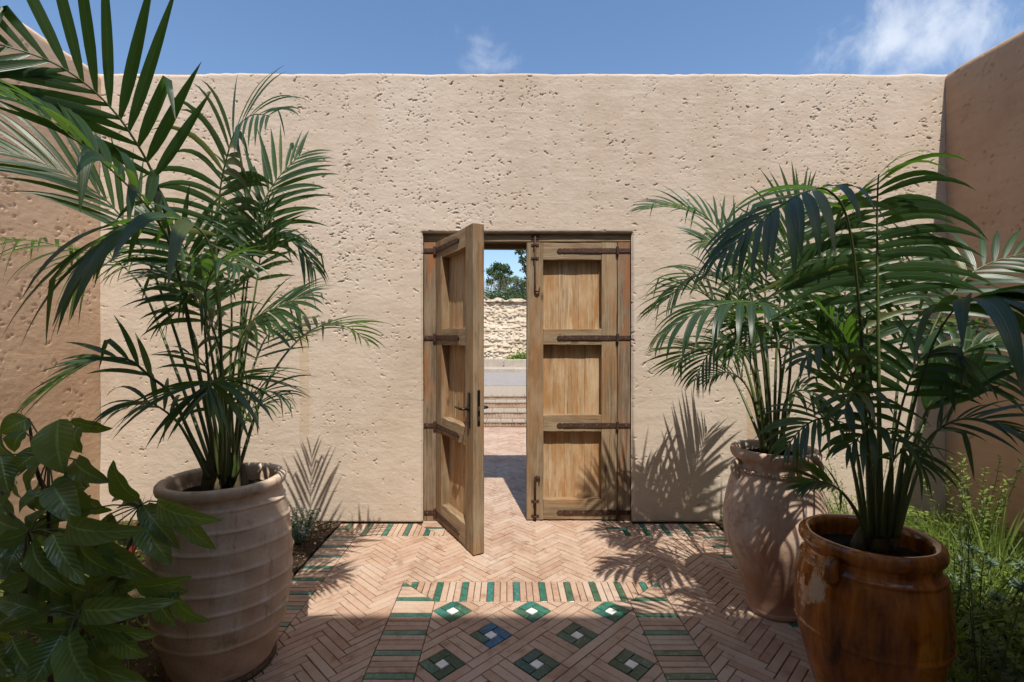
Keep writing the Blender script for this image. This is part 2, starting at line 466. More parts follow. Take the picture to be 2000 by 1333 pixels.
def make_amber():
    M = Mat('amber_glaze', 0.10, 0.55)
    v = M.coord()
    col = M.ramp(M.noise(M.coord((9, 9, 1.3)), 1.4, 6, 0.65), [(0.30, (0.055, 0.017, 0.003)), (0.5, (0.28, 0.085, 0.010)), (0.74, (0.58, 0.23, 0.028))])
    col = M.mix(M.range(M.noise(v, 10, 7, 0.7), 0.56, 0.70, 0, 0.55), col, (0.05, 0.017, 0.005))
    x, y, z = M.sep(M.tc.outputs['Object'])
    # cream places: ragged patch on the shoulder, flaked glaze at rim edge and lower cord
    wx = M.range(M.math('ABSOLUTE', M.math('ADD', M.math('ARCTAN2', y, x), 2.92)), 0.02, 0.36, 1, 0, True)
    wz = M.range(M.math('ABSOLUTE', M.math('SUBTRACT', z, 0.51)), 0.01, 0.15, 1, 0, True)
    cream_patch = M.math('MULTIPLY', wx, wz)
    rim = M.math('MULTIPLY', M.range(z, 0.690, 0.702, 0, 0.60), 1.0)
    cord = M.range(M.math('ABSOLUTE', M.math('SUBTRACT', z, 0.318)), 0.004, 0.012, 0.46, 0)
    w = M.math('MAXIMUM', M.math('MAXIMUM', cream_patch, rim), cord)
    f = M.range(M.math('ADD', w, M.math('MULTIPLY', M.noise(M.coord((26, 26, 8)), 1.0, 10, 0.85), 2.2)), 1.78, 1.86)
    col = M.mix(f, col, (0.40, 0.29, 0.18))
    M.color(col)
    M.lk(M.range(f, 0, 1, 0.05, 0.65), M.b.inputs['Roughness'])
    h = M.bump(M.noise(v, 9, 4, 0.5), 0.22, 0.02)
    M.bump(f, -0.4, 0.003, h)
    return M.m
m_amber = make_amber()

def make_leaf(name, dark, light, trans, rough=0.38, vein=None, tr=0.32, spec=0.5):
    M = Mat(name, rough, spec)
    t = M.tone()
    c = M.ramp(t, [(0.0, dark), (0.6, tuple((d * 0.5 + l * 0.5) for d, l in zip(dark, light))), (1.0, light)])
    if vein and vein[0] > 1:
        c = M.mix(M.range(t, 0.93, 0.97, 0, 0.6), c, (0.22, 0.20, 0.05))
    v = M.coord(rand=11.0)
    c = M.mix(M.range(M.noise(v, 6, 5), 0.4, 0.75, 0, 0.35), c, light)
    if vein:
        uv = M.sep(M.tc.outputs['UV'])
        cnt, mid = vein
        wv = M.math('SINE', M.math('MULTIPLY', uv[0], cnt * 6.2832))
        c = M.mix(M.range(wv, 0.4, 1.0, 0, 0.22), c, tuple(min(1, q * 1.9) for q in light))
        md = M.range(M.math('ABSOLUTE', M.math('SUBTRACT', uv[0], 0.5)), 0.012, 0.05, mid, 0)
        c = M.mix(md, c, tuple(min(1, q * 2.6 + .02) for q in light))
        tip = M.math('ADD', uv[1], M.math('MULTIPLY', M.math('SUBTRACT', t, 0.5), 0.14))
        if cnt > 1: c = M.mix(M.range(tip, 0.93, 0.99, 0, 0.85), c, (0.20, 0.13, 0.06))
        else: c = M.mix(M.range(M.noise(M.coord(rand=5.0), 26, 6, .7), 0.68, 0.74, 0, 0.8), c, (0.17, 0.12, 0.05))
        if cnt < 1:      # side veins of the broad leaf
            sv = M.math('SINE', M.math('SUBTRACT', M.math('MULTIPLY', uv[1], 62.0), M.math('MULTIPLY', M.math('ABSOLUTE', M.math('SUBTRACT', uv[0], 0.5)), 26.0)))
            c = M.mix(M.range(sv, 0.86, 1.0, 0, 0.14), c, tuple(min(1, q * 1.8 + .01) for q in light))
            blot = M.noise(M.coord(rand=3.0), 9, 6, .7)
            c = M.mix(M.range(blot, 0.5, 0.68, 0, 0.55), c, dark)
            wv = sv
        M.bump(wv, 0.12 if cnt > 1 else 0.3, 0.002)
    M.color(c)
    tb = M.n.new('ShaderNodeBsdfTranslucent'); tb.inputs['Color'].default_value = (*trans, 1)
    ms = M.n.new('ShaderNodeMixShader'); ms.inputs[0].default_value = tr
    M.lk(M.b.outputs[0], ms.inputs[1]); M.lk(tb.outputs[0], ms.inputs[2]); M.lk(ms.outputs[0], M.out.inputs['Surface'])
    return M.m
m_palm = make_leaf('palm_leaflet', (0.015, 0.034, 0.014), (0.034, 0.070, 0.024), (0.12, 0.27, 0.02), 0.36, (6, 0.4))
m_rachis = make_leaf('palm_rachis', (0.06, 0.085, 0.025), (0.11, 0.14, 0.04), (0.1, 0.2, 0.03), 0.45, None, 0.05)
m_petiole = m_rachis
m_shrub = make_leaf('shrub_leaf', (0.045, 0.105, 0.028), (0.145, 0.245, 0.06), (0.28, 0.42, 0.05), 0.19, (0.01, 0.6), 0.28, 0.7)
m_grass = make_leaf('grass_blade', (0.09, 0.14, 0.03), (0.24, 0.31, 0.08), (0.32, 0.46, 0.07), 0.5, None, 0.38, 0.3)
m_herb = make_leaf('herb_leaf', (0.08, 0.135, 0.025), (0.23, 0.30, 0.065), (0.36, 0.50, 0.08), 0.5, None, 0.34, 0.3)
m_blue_leaf = make_leaf('grey_green_leaf', (0.13, 0.20, 0.15), (0.22, 0.31, 0.24), (0.2, 0.35, 0.2), 0.6, None, 0.2, 0.2)
m_olive_leaf = make_leaf('dull_leaf', (0.035, 0.065, 0.022), (0.075, 0.115, 0.04), (0.12, 0.2, 0.04), 0.5, None, 0.2, 0.3)
m_red_leaf = make_leaf('red_blade', (0.16, 0.025, 0.025), (0.28, 0.07, 0.05), (0.4, 0.06, 0.05), 0.5, None, 0.3, 0.3)
m_dry = make_leaf('dry_reed', (0.13, 0.11, 0.095), (0.27, 0.24, 0.21), (0.3, 0.28, 0.2), 0.8, None, 0.1, 0.2)
M = Mat('white_petal', 0.6); M.color((0.75, 0.75, 0.70)); m_petal = M.m
M = Mat('stem_bark', 0.8, 0.2)
M.color(M.ramp(M.noise(M.coord((20, 20, 4)), 3, 6), [(0.3, (0.055, 0.035, 0.022)), (0.7, (0.15, 0.10, 0.06))])); m_bark = M.m
M = Mat('palm_stump', 0.85, 0.2)
M.color(M.ramp(M.noise(M.coord((60, 60, 9)), 1.5, 6), [(0.3, (0.045, 0.035, 0.02)), (0.55, (0.11, 0.085, 0.045)), (0.75, (0.13, 0.14, 0.06))])); M.bump(M.noise(M.coord((70, 70, 10)), 1.5, 5), 0.6, 0.01); m_stump = M.m
M = Mat('asphalt', 0.9, 0.2)
M.color(M.ramp(M.noise(M.coord(), 8, 8, 0.7), [(0.3, (0.24, 0.215, 0.20)), (0.7, (0.33, 0.305, 0.285))])); M.bump(M.noise(M.coord(), 160, 3), 0.4, 0.01); m_asphalt = M.m
M = Mat('pale_concrete', 0.9, 0.2)
M.color(M.ramp(M.noise(M.coord(), 5, 8, 0.7), [(0.3, (0.30, 0.25, 0.20)), (0.7, (0.44, 0.38, 0.31))])); M.bump(M.noise(M.coord(), 60, 5), 0.3, 0.01); m_concrete = M.m
M = Mat('gravel_path', 0.95, 0.1)
M.color(M.ramp(M.noise(M.coord(), 22, 8, 0.75), [(0.3, (0.24, 0.19, 0.14)), (0.7, (0.46, 0.39, 0.31))])); M.bump(M.noise(M.coord(), 90, 5), 0.6, 0.02); m_gravel = M.m
M = Mat('limestone', 0.95, 0.1)
v = M.coord((0.5, 0.5, 2.2))
c = M.ramp(M.noise(v, 1.6, 9, 0.72, 0.5), [(0.3, (0.36, 0.28, 0.195)), (0.5, (0.48, 0.395, 0.295)), (0.68, (0.60, 0.525, 0.42))])
z = M.sep(M.tc.outputs['Object'])[2]
c = M.mix(M.math('MULTIPLY', M.range(z, 2.2, 2.5, 0, 1, True), M.range(z, 3.4, 2.9, 0, 0.0)), c, (0.6, 0.5, 0.4))
c = M.mix(M.range(M.noise(M.coord(), 9, 7, 0.75), 0.55, 0.7, 0, 0.7), c, (0.27, 0.20, 0.13))
M.color(c); M.bump(M.noise(M.coord(), 10, 9, 0.78), 0.7, 0.05); m_rock = M.m

# ------------------------------------------------------------------ walls
YW = 3.96                    # face of the far wall
XL, XR = -3.32, 3.60         # side walls
HW = 3.69
DX0, DX1, DZ = -0.683, 1.035, 2.376     # doorway
WT = 0.32

def pits_into(D, U, V, res, clusters, rs, big=1.0):
    """ragged little holes and short crooked scars where the straw has fallen out of the earth plaster"""
    nu, nv = D.shape
    for (cu, cv, su, sv, n) in clusters:
        for _ in range(n):
            pu, pv = cu + rs.randn() * su, cv + rs.randn() * sv
            large = rs.rand() < .10
            th = rs.uniform(-0.7, 0.7) if rs.rand() < .65 else rs.uniform(-1.57, 1.57)
            dep0 = rs.uniform(0.004, 0.013) * (1.3 if large else 1)
            for k in range(rs.randint(3, 6) if large else rs.choice([1, 1, 2, 2, 3])):
                a = big * rs.uniform(0.0026, 0.0056) * (1.4 if large else 1)
                b = max(a * rs.uniform(0.35, 0.8), res * .52)
                dep = dep0 * rs.uniform(.5, 1)
                r = int(math.ceil(2.2 * a / res)) + 1
                i, j = int(pu / res), int(pv / res)
                i0, i1, j0, j1 = max(0, i - r), min(nu, i + r + 1), max(0, j - r), min(nv, j + r + 1)
                if i0 < i1 and j0 < j1:
                    du, dv = U[i0:i1, j0:j1] - pu, V[i0:i1, j0:j1] - pv
                    x, y = du * math.cos(th) + dv * math.sin(th), -du * math.sin(th) + dv * math.cos(th)
                    q = np.sqrt((x / a) ** 2 + (y / b) ** 2) * rs.uniform(.68, 1.4, x.shape)
                    D[i0:i1, j0:j1] = np.maximum(D[i0:i1, j0:j1], dep * np.clip((1.35 - q) * 1.8, 0, 1))
                pu += math.cos(th) * a * rs.uniform(1.0, 1.9); pv += math.sin(th) * a * rs.uniform(1.0, 1.9)
                th += rs.uniform(-.7, .7)

def make_clusters(w, h, n, weight, rs, k=(4, 16)):
    out = []
    while len(out) < n:
        u, v = rs.uniform(0, w), rs.uniform(0, h)
        if rs.rand() < weight(u, v):
            s = rs.uniform(.5, 1.6)
            out.append((u, v, rs.uniform(.03, .09) * s, rs.uniform(.04, .16) * s, rs.randint(*k)))
    return out

def edge_round(d, r):
    t = np.clip(1 - d / r, 0, 1)
    return r * (1 - np.sqrt(np.clip(1 - t * t, 0, 1)))

def relief(U, V, s):
    return (0.020 * (vnoise(U, V, 1.3, 0.9, s) - .5) + 0.005 * (vnoise(U, V, 0.36, 0.31, s + 1) - .5)
            + 0.0016 * (vnoise(U, V, 0.10, 0.08, s + 2) - .5) + 0.0011 * (vnoise(U, V, 0.028, 0.019, s + 3) - .5) + 0.0007 * (vnoise(U, V, 0.013, 0.010, s + 4) - .5))

# far wall with the doorway
res = 0.0056
XA = XL - 0.06
nu, nv = int(round((XR + .06 - XA) / res)) + 1, int(round(HW / res)) + 1
U, V = np.meshgrid(np.arange(nu) * res, np.arange(nv) * res, indexing='ij')
hu0, hu1, hv = round((DX0 - XA) / res), round((DX1 - XA) / res), round(DZ / res)
D = relief(U, V, 5)
rs = np.random.RandomState(11)
def wgt(u, v):
    x = u + XA
    up = 0.14 + 0.86 * np.clip((v - 1.1) / 1.5, 0, 1)
    side = 0.35 + 0.65 * np.exp(-((x - 1.2) / 1.5) ** 2) + 0.25 * (x < -1.2)
    if x > 2.0 and v < 1.9: up *= .6
    return up * side * (0.25 + 1.3 * (vnoise(np.array(u), np.array(v), .5, .6, 3) > .45))
PD = np.zeros_like(D)
pits_into(PD, U, V, res, make_clusters(XR - XA, HW, 420, wgt, rs, (4, 20)), rs)
pits_into(PD, U, V, res, [(rs.uniform(0, XR - XA), rs.uniform(0, HW), 0.35, .35, 9) for _ in range(190)], rs)
D = D + PD
dt = (HW - V) + 0.020 * (vnoise(U, V, .25, 9, 31) - .5) + .008 * (vnoise(U, V, .06, 9, 33) - .5)
D += edge_round(np.clip(dt, 0, 1), 0.035)
xw, zw = U + XA, V
ddx = np.maximum(np.maximum(hu0 * res + XA - xw, xw - (hu1 * res + XA)), 0)
ddz = np.maximum(zw - hv * res, 0)
dd = np.sqrt(ddx ** 2 + ddz ** 2)
D += edge_round(dd, 0.026)
D += edge_round(V, 0.022) * 0.8
P = np.stack([U + XA, YW + D, V], -1)
ci, cj = np.meshgrid(np.arange(nu - 1), np.arange(nv - 1), indexing='ij')
mask = ~((ci >= hu0) & (ci < hu1) & (cj < hv))
Vv, Q, remap = grid_mesh('w', P, mask, None)
rm = remap.reshape(nu, nv)
loops = [(rm[hu0, np.arange(0, hv + 1)], False), (rm[np.arange(hu0, hu1 + 1), hv], False), (rm[hu1, np.arange(hv, -1, -1)], False),
         (rm[np.arange(nu - 1, -1, -1), nv - 1], False)]
allV, allQ = [Vv], [Q[:, ::1]]
base = len(Vv)
for lp, flip in loops:
    src = Vv[lp].copy()
    rows = [lp]
    for yy in (0.10, WT):
        b = src.copy(); b[:, 1] = YW + yy
        allV.append(b); rows.append(np.arange(base, base + len(b))); base += len(b)
    for r0, r1 in zip(rows[:-1], rows[1:]):
        allQ.append(np.stack([r0[:-1], r0[1:], r1[1:], r1[:-1]], -1))
bx = [XL, DX0, DX1, XR]
bv = [(x, YW + WT, z) for x in bx for z in (0, DZ, HW)]
allV.append(np.array(bv)); q0 = base
bq = [(q0 + i * 3 + j, q0 + i * 3 + j + 1, q0 + (i + 1) * 3 + j + 1, q0 + (i + 1) * 3 + j) for i in range(3) for j in range(2) if not (i == 1 and j == 0)]
allQ.append(np.array(bq))
me = np_mesh('plaster_wall', np.concatenate(allV), np.concatenate(allQ), m_plaster)
front_wall = thing('plaster_wall', 'long sunlit pitted earth plaster wall with the wooden doorway in its middle', 'wall', group='plaster courtyard walls', me=me)

YB = -0.8     # the house stands behind the viewer
def side_wall(x, sgn, label, seed, ncl, wf):
    res = 0.0095
    L = YW + 0.0 - YB
    nu, nv = int(round(L / res)) + 1, int(round(HW / res)) + 1
    U, V = np.meshgrid(np.linspace(0, L, nu), np.linspace(0, HW, nv), indexing='ij')
    D = relief(U, V, seed)
    rs = np.random.RandomState(seed)
    PD = np.zeros_like(D)
    pits_into(PD, U, V, res, make_clusters(L, HW, ncl, wf, rs, (5, 18)), rs, 1.25)
    D += PD
    D += edge_round(np.clip(HW - V + 0.03 * (vnoise(U, V, .22, 9, seed + 9) - .5), 0, 1), 0.06)
    P = np.stack([x + sgn * D, U + YB, V], -1)
    Vv, Q, rm = grid_mesh('s', P, np.ones((nu - 1, nv - 1), bool), None)
    rm = rm.reshape(nu, nv)
    if sgn > 0: Q = Q[:, ::-1]
    top = rm[np.arange(nu), nv - 1]
    b = Vv[top].copy(); b[:, 0] = x + sgn * 0.30
    c = b.copy(); c[:, 2] = 0
    n0 = len(Vv); i1 = np.arange(n0, n0 + nu); i2 = np.arange(n0 + nu, n0 + 2 * nu)
    A = np.stack([top[:-1], top[1:], i1[1:], i1[:-1]], -1); B = np.stack([i1[:-1], i1[1:], i2[1:], i2[:-1]], -1)
    if sgn > 0: A, B = A[:, ::-1], B[:, ::-1]
    me = np_mesh('plaster_wall', np.concatenate([Vv, b, c]), np.concatenate([Q, A, B]), m_plaster_side_lit if sgn < 0 else m_plaster_side_shaded)
    return thing('plaster_wall', label, 'wall', group='plaster courtyard walls', me=me)
side_wall(XL, -1, 'ochre plaster side wall, toned lighter for grazing sun, behind the ribbed terracotta pot and the broad leaved shrub', 41, 150, lambda u, v: .5)
side_wall(XR, 1, 'brown plaster side wall, shade put into its colour, behind the amber glazed pot and the weeds', 57, 300, lambda u, v: .3 + .7 * np.clip((v - .8) / 2, 0, 1))

M = MB()
HB = (2.66 - YB) / 0.545
M.add(box_geo(XL - .6, XR + .6, YB - 3.2, YB, 0, HB, 0.05))
house = thing('house_wall', 'plain plastered house front that closes the courtyard opposite the doorway', 'house', me=M.build('house_wall', m_house))

# ------------------------------------------------------------------ ground
structure('ground', mesh('ground', [(-200, -60, -0.06), (200, -60, -0.06), (200, 400, -0.06), (-200, 400, -0.06)], [(0, 1, 2, 3)], m_gravel))

FX0, FX1 = -1.14, 1.50       # herringbone field between the borders
BW = 0.205
PX0, PX1, PY1, PBW = -0.632, 0.936, 3.000, 0.226    # mosaic panel, outer edges, border width
YN = 3.70                    # near edge of the border along the wall
JX0, JX1 = -0.48, 0.80       # field inside the doorway
YF0 = -0.8

def clip(poly, a, b, c):
    """keep a*x+b*y<=c"""
    out = []
    for i in range(len(poly)):
        p, q = poly[i], poly[(i + 1) % len(poly)]
        dp, dq = a * p[0] + b * p[1] - c, a * q[0] + b * q[1] - c
        if dp <= 1e-9: out.append(p)
        if (dp < -1e-9 and dq > 1e-9) or (dp > 1e-9 and dq < -1e-9):
            t = dp / (dp - dq); out.append((p[0] + (q[0] - p[0]) * t, p[1] + (q[1] - p[1]) * t))
    return out
def clip_rect(p, x0, x1, y0, y1):
    for a, b, c in ((-1, 0, -x0), (1, 0, x1), (0, -1, -y0), (0, 1, y1)):
        p = clip(p, a, b, c)
        if len(p) < 3: return []
    return p
def area(p): return 0.5 * abs(sum(p[i][0] * p[(i + 1) % len(p)][1] - p[(i + 1) % len(p)][0] * p[i][1] for i in range(len(p))))
def minus_rect(p, x0, x1, y0, y1):
    xs, ys = [q[0] for q in p], [q[1] for q in p]
    if max(xs) <= x0 or min(xs) >= x1 or max(ys) <= y0 or min(ys) >= y1: return [p]
    out = []
    up = clip(p, 0, -1, -y1); rest = clip(p, 0, 1, y1)
    if len(up) >= 3: out.append(up)
    if len(rest) >= 3:
        dn = clip(rest, 0, 1, y0); rest = clip(rest, 0, -1, -y0)
        if len(dn) >= 3: out.append(dn)
    if len(rest) >= 3:
        for r in (clip(rest, 1, 0, x0), clip(rest, -1, 0, -x1)):
            if len(r) >= 3: out.append(r)
    return out
def shrink(poly, g):
    """move every edge of a convex polygon inwards by g"""
    n = len(poly)
    cx, cy = sum(p[0] for p in poly) / n, sum(p[1] for p in poly) / n
    out = list(poly)
    for i in range(n):
        p, q = poly[i], poly[(i + 1) % n]
        ex, ey = q[0] - p[0], q[1] - p[1]; l = math.hypot(ex, ey)
        if l < 1e-7: continue
        a, b = ey / l, -ex / l
        c = a * p[0] + b * p[1]
        if a * cx + b * cy > c: a, b, c = -a, -b, -c
        out = clip(out, a, b, c - g)
        if len(out) < 3: return []
    return out

def tile_geo(poly, g=0.0022, th=0.011, ch=0.0016, jit=0.0):
    """one paver: joint g/2 all round, chamfered top edge, uneven height; returns verts about the centre, faces, centre"""
    q = shrink(poly, g)
    if len(q) < 3 or area(q) < 4e-5: return None
    q = [p for i, p in enumerate(q) if math.hypot(p[0] - q[i - 1][0], p[1] - q[i - 1][1]) > 4e-4]
    if len(q) < 3: return None
    t = shrink(q, ch)
    n = len(q); cx, cy = sum(p[0] for p in q) / n, sum(p[1] for p in q) / n
    if len(t) != n:
        t = [((p[0] - cx) * .94 + cx, (p[1] - cy) * .94 + cy) for p in q]
    else:
        k = min(range(n), key=lambda s: sum((t[(i + s) % n][0] - q[i][0]) ** 2 + (t[(i + s) % n][1] - q[i][1]) ** 2 for i in range(n)))
        t = [t[(i + k) % n] for i in range(n)]
    if sum(q[i][0] * q[(i + 1) % n][1] - q[(i + 1) % n][0] * q[i][1] for i in range(n)) < 0: q, t = q[::-1], t[::-1]
    J = lambda: RND.uniform(-jit, jit)
    V = [(x - cx, y - cy, -th) for x, y in q] + [(x - cx + J(), y - cy + J(), -ch) for x, y in q] + [(x - cx + J(), y - cy + J(), 0) for x, y in t]
    F = [(i, (i + 1) % n, n + (i + 1) % n, n + i) for i in range(n)] + [(n + i, n + (i + 1) % n, 2 * n + (i + 1) % n, 2 * n + i) for i in range(n)]
    F.append(tuple(range(2 * n, 3 * n)))
    return V, F, (cx, cy)

def in_view(cx, cy):
    if cy < 0.3: return 0
    x, y = CX + cx / cy * FPX, CY + EYE / cy * FPX
    if -30 < x < 2030 and y < 1350:
        s = 1.0
        if cy > 4.0 and not (930 < x < 1040): s = 0.02
        if x < 545: s *= 0.1
        return s / cy ** 2
    return 0

_shared = {}
def lay(parent, items, limit, z=0.0, tilt=0.0022, rest_name='paving_bricks'):
    """items: (polygon, part name, material, full_key). The ones that show largest become single parts, the rest one joined part"""
    items = [it for it in items if area(it[0]) > 6e-5]
    items.sort(key=lambda it: -in_view(sum(p[0] for p in it[0]) / len(it[0]), sum(p[1] for p in it[0]) / len(it[0])) * (0.3 + min(1, area(it[0]) / 0.006)))
    count = {}
    rest = {}
    for poly, name, m, key in items:
        c = count.get(name, 0)
        if c < limit and in_view(*poly[0]) > 0.0005:
            if key is not None:
                kk = (key[0], m.name, RND.randrange(5))
                if kk not in _shared:
                    g = tile_geo(key[1], jit=0.0009)
                    _shared[kk] = mesh(name, g[0], g[1], m)
                me = _shared[kk]; cx, cy = key[2]; rz = key[3]
            else:
                g = tile_geo(poly, jit=0.0008)
                if not g: continue
                me = mesh(name, g[0], g[1], m); cx, cy = g[2]; rz = 0
            o = link(name, me, parent, (cx, cy, z + RND.uniform(-.0012, .0012)), (RND.uniform(-tilt, tilt) * 3, RND.uniform(-tilt, tilt) * 3, rz + RND.uniform(-.004, .004)))
            count[name] = c + 1
        else:
            rest.setdefault(m.name, (m, []))[1].append(poly)
    for mn, (m, polys) in rest.items():
        V, F, tone = [], [], []
        for p in polys:
            g = tile_geo(p, jit=0.0008)
            if not g: continue
            o = len(V); V += [(x + g[2][0], y + g[2][1], zz + z) for x, y, zz in g[0]]
            F += [tuple(i + o for i in f) for f in g[1]]
            tone += [RND.random()] * len(g[0])
        if not V: continue
        me = mesh(rest_name, V, F, m)
        at = me.attributes.new('tone', 'FLOAT', 'POINT'); at.data.foreach_set('value', tone)
        link(rest_name if m is m_brick else 'glazed_tiles', me, parent, kind='stuff')

BL, BWD = 0.2325, 0.0465      # brick with its joint
def herringbone(x0, x1, y0, y1):
    """single herringbone turned 45 degrees, points of the zigzag running towards the door"""
    n = 5; w = BWD
    c, s = math.cos(math.pi / 4), math.sin(math.pi / 4)
    out = []
    ext = int(max(x1 - x0, y1 - y0) / w) + 20
    ox, oy = (x0 + x1) / 2 + 0.03, (y0 + y1) / 2
    R = lambda x, y: ((x * c - y * s) + ox, (x * s + y * c) + oy)
    for k in range(-ext, ext):
        for j in range(-ext // n, ext // n + 1):
            bx, by = k + 2 * n * j, k
            for (a0, b0, a1, b1, vert) in ((bx, by, bx + n, by + 1, 0), (bx - 1, by, bx, by + n, 1)):
                cx, cy = R((a0 + a1) / 2 * w, (b0 + b1) / 2 * w)
                if cx < x0 - .2 or cx > x1 + .2 or cy < y0 - .2 or cy > y1 + .2: continue
                poly = [R(a0 * w, b0 * w), R(a1 * w, b0 * w), R(a1 * w, b1 * w), R(a0 * w, b1 * w)]
                out.append((poly, (cx, cy), math.pi / 4 + (math.pi / 2 if vert else 0)))
    return out
FULL = [(-BL / 2, -BWD / 2), (BL / 2, -BWD / 2), (BL / 2, BWD / 2), (-BL / 2, BWD / 2)]

court, path = [], []
for poly, cen, rz in herringbone(-1.3, 1.7, YF0, 8.3):
    p = clip_rect(poly, FX0, FX1, YF0, 8.30)
    if not p: continue
    parts = [p]
    for hole in ((PX0, PX1, -5, PY1), (-9, JX0, YN, 9), (JX1, 9, YN, 9)):
        parts = [r for q in parts for r in minus_rect(q, *hole)]
    full = area(poly)
    for q in parts:
        key = ('long', FULL, cen, rz) if abs(area(q) - full) < 1e-7 else None
        (path if cen[1] > 4.12 else court).append((q, 'brick', m_brick, key))
def sheet(name, x0, x1, y0, y1, z, m): return mesh(name, [(x0, y0, z), (x1, y0, z), (x1, y1, z), (x0, y1, z)], [(0, 1, 2, 3)], m)
court_floor = structure('courtyard_floor', sheet('courtyard_floor', FX0 - BW, FX1 + BW, YF0, 4.2, -0.010, m_joint), 'herringbone terracotta brick paving in front of the doorway')
lay(court_floor, court, 300)
outer_path = structure('outer_path', sheet('outer_path', -3.5, 4.5, 4.2, 8.4, -0.014, m_joint), 'herringbone brick path seen through the half open door')
lay(outer_path, path, 300)

# border of bricks laid square to its edge, every fourth one glazed green, mitred at the corners
def rectp(x0, x1, y0, y1): return [(x0, y0), (x1, y0), (x1, y1), (x0, y1)]
border = []
def put(p, green):
    if len(p) >= 3: border.append((p, 'glazed_tile' if green else 'brick', m_green if green else m_brick, None))
C = 0.0402
def span(start, lo, hi):
    """courses of width C so that a green one is centred on start"""
    k0 = int(math.floor((lo - start) / C)) - 1; k1 = int(math.ceil((hi - start) / C)) + 1
    for k in range(k0, k1 + 1): yield start + (k - .5) * C, start + (k + .5) * C, k % 4 == 0
for a, b, g in span(3.514, YF0, 4.0):
    p = clip_rect(rectp(FX0 - BW, FX0, a, b), -9, 9, YF0, 3.945)
    p = clip(p, 1, 1, (FX0 + YN)) if p else p
    put(p, g)
    p = clip_rect(rectp(FX1, FX1 + BW, a, b), -9, 9, YF0, 3.945)
    p = clip(p, -1, 1, (YN - FX1)) if p else p
    put(p, g)
for a, b, g in span(-0.935, FX0 - BW, JX0):
    p = clip_rect(rectp(a, b, YN, 3.945), FX0 - BW, JX0, 0, 9)
    p = clip(p, -1, -1, -(FX0 + YN)) if p else p
    p = clip(p, 1, 1, JX0 + YN) if p else p
    put(p, g)
for a, b, g in span(1.10, JX1, FX1 + BW):
    p = clip_rect(rectp(a, b, YN, 3.945), JX1, FX1 + BW, 0, 9)
    p = clip(p, 1, -1, FX1 - YN) if p else p
    p = clip(p, -1, 1, YN - JX1) if p else p
    put(p, g)
for a, b, g in span(3.86, YN, 4.4):
    p = clip_rect(rectp(-0.683, JX0, a, b), -9, 9, YN, 4.28)
    p = clip(p, -1, -1, -(JX0 + YN)) if p else p
    put(p, g)
    p = clip_rect(rectp(JX1, 1.035, a, b), -9, 9, YN, 4.28)
    p = clip(p, 1, -1, JX1 - YN) if p else p
    put(p, g)
tile_border = structure('tile_border', sheet('tile_border', FX0 - BW - .01, FX1 + BW + .01, YF0, 4.29, -0.0145, m_joint), 'brick border striped with green glazed tiles along the wall and beds')
lay(tile_border, border, 300, rest_name='border_bricks')

# mosaic panel
panel = []
def putp(p, name, m):
    if len(p) >= 3: panel.append((p, name, m, None))
ix0, ix1, iy1 = PX0 + PBW, PX1 - PBW, PY1 - PBW
for a, b, g in span(2.640, YF0, PY1):
    for lo, hi, s in ((PX0, ix0, 1), (ix1, PX1, -1)):
        p = clip_rect(rectp(lo, hi, a, b), -9, 9, YF0, PY1)
        if not p: continue
        p = clip(p, 1, 1, ix0 + iy1) if s > 0 else clip(p, -1, 1, iy1 - ix1)
        putp(p, 'glazed_tile' if g else 'brick', m_green if g else m_brick)
C = 0.0388
for a, b, g in span(0.0635, PX0, PX1):
    p = clip_rect(rectp(a, b, iy1, PY1), PX0, PX1, 0, 9)
    if p: p = clip(p, -1, -1, -(ix0 + iy1))
    if p: p = clip(p, 1, -1, ix1 - iy1)
    if p: putp(p, 'glazed_tile' if g else 'brick', m_green if g else m_brick)
u = 0.4385 / math.sqrt(2) / 6.0
dcx, dcy = 0.1435, 2.680
c45 = math.sqrt(.5)
def R45(x, y): return ((x - y) * c45 * u + dcx, (x + y) * c45 * u + dcy)
def rr(x0, x1, y0, y1): return [R45(x0, y0), R45(x1, y0), R45(x1, y1), R45(x0, y1)]
for i in range(-16, 17):
    for j in range(-16, 17):
        bx, by = 6 * i - 1.5, 6 * j - 1.5
        cx, cy = R45(bx + 1.5, by + 1.5)
        if abs(cx - dcx) > 1.2 or cy > iy1 + .5 or cy < YF0 - .4: continue
        def cut(r): return clip_rect(r, ix0, ix1, YF0, iy1)
        row = round((dcy - cy) / (0.4385 / 2)); colm = round((cx - dcx) / (0.4385 / 2))
        blue = (row, colm) == (1, -1)
        k = RND.random()
        for q, (r) in enumerate(((0, 2, 0, 1), (2, 3, 0, 2), (1, 3, 2, 3), (0, 1, 1, 3))):
            mm = m_blue if (blue and q != 3) else (m_green if row == 0 else m_teal)
            p = cut(rr(bx + r[0], bx + r[1], by + r[2], by + r[3]))
            if p: putp(p, 'glazed_tile', mm)
        p = cut(rr(bx + 1, bx + 2, by + 1, by + 2))
        if p: putp(p, 'white_tile', m_white)
        for q in range(3):
            p = cut(rr(bx + 3 + q, bx + 4 + q, by, by + 4))
            if p: putp(p, 'brick', m_brick)
        p = cut(rr(bx, bx + 3, by + 3, by + 4))
        if p: putp(p, 'brick', m_brick)
        for q, off in ((4, 0), (5, 3)):
            p = cut(rr(bx + off, bx + off + 6, by + q, by + q + 1))
            if p: putp(p, 'brick', m_brick)
mosaic = structure('mosaic_panel', sheet('mosaic_panel', PX0, PX1, YF0, PY1, -0.0065, m_joint), 'paving panel of bricks with green and blue glazed diamonds round white squares')
lay(mosaic, panel, 300)

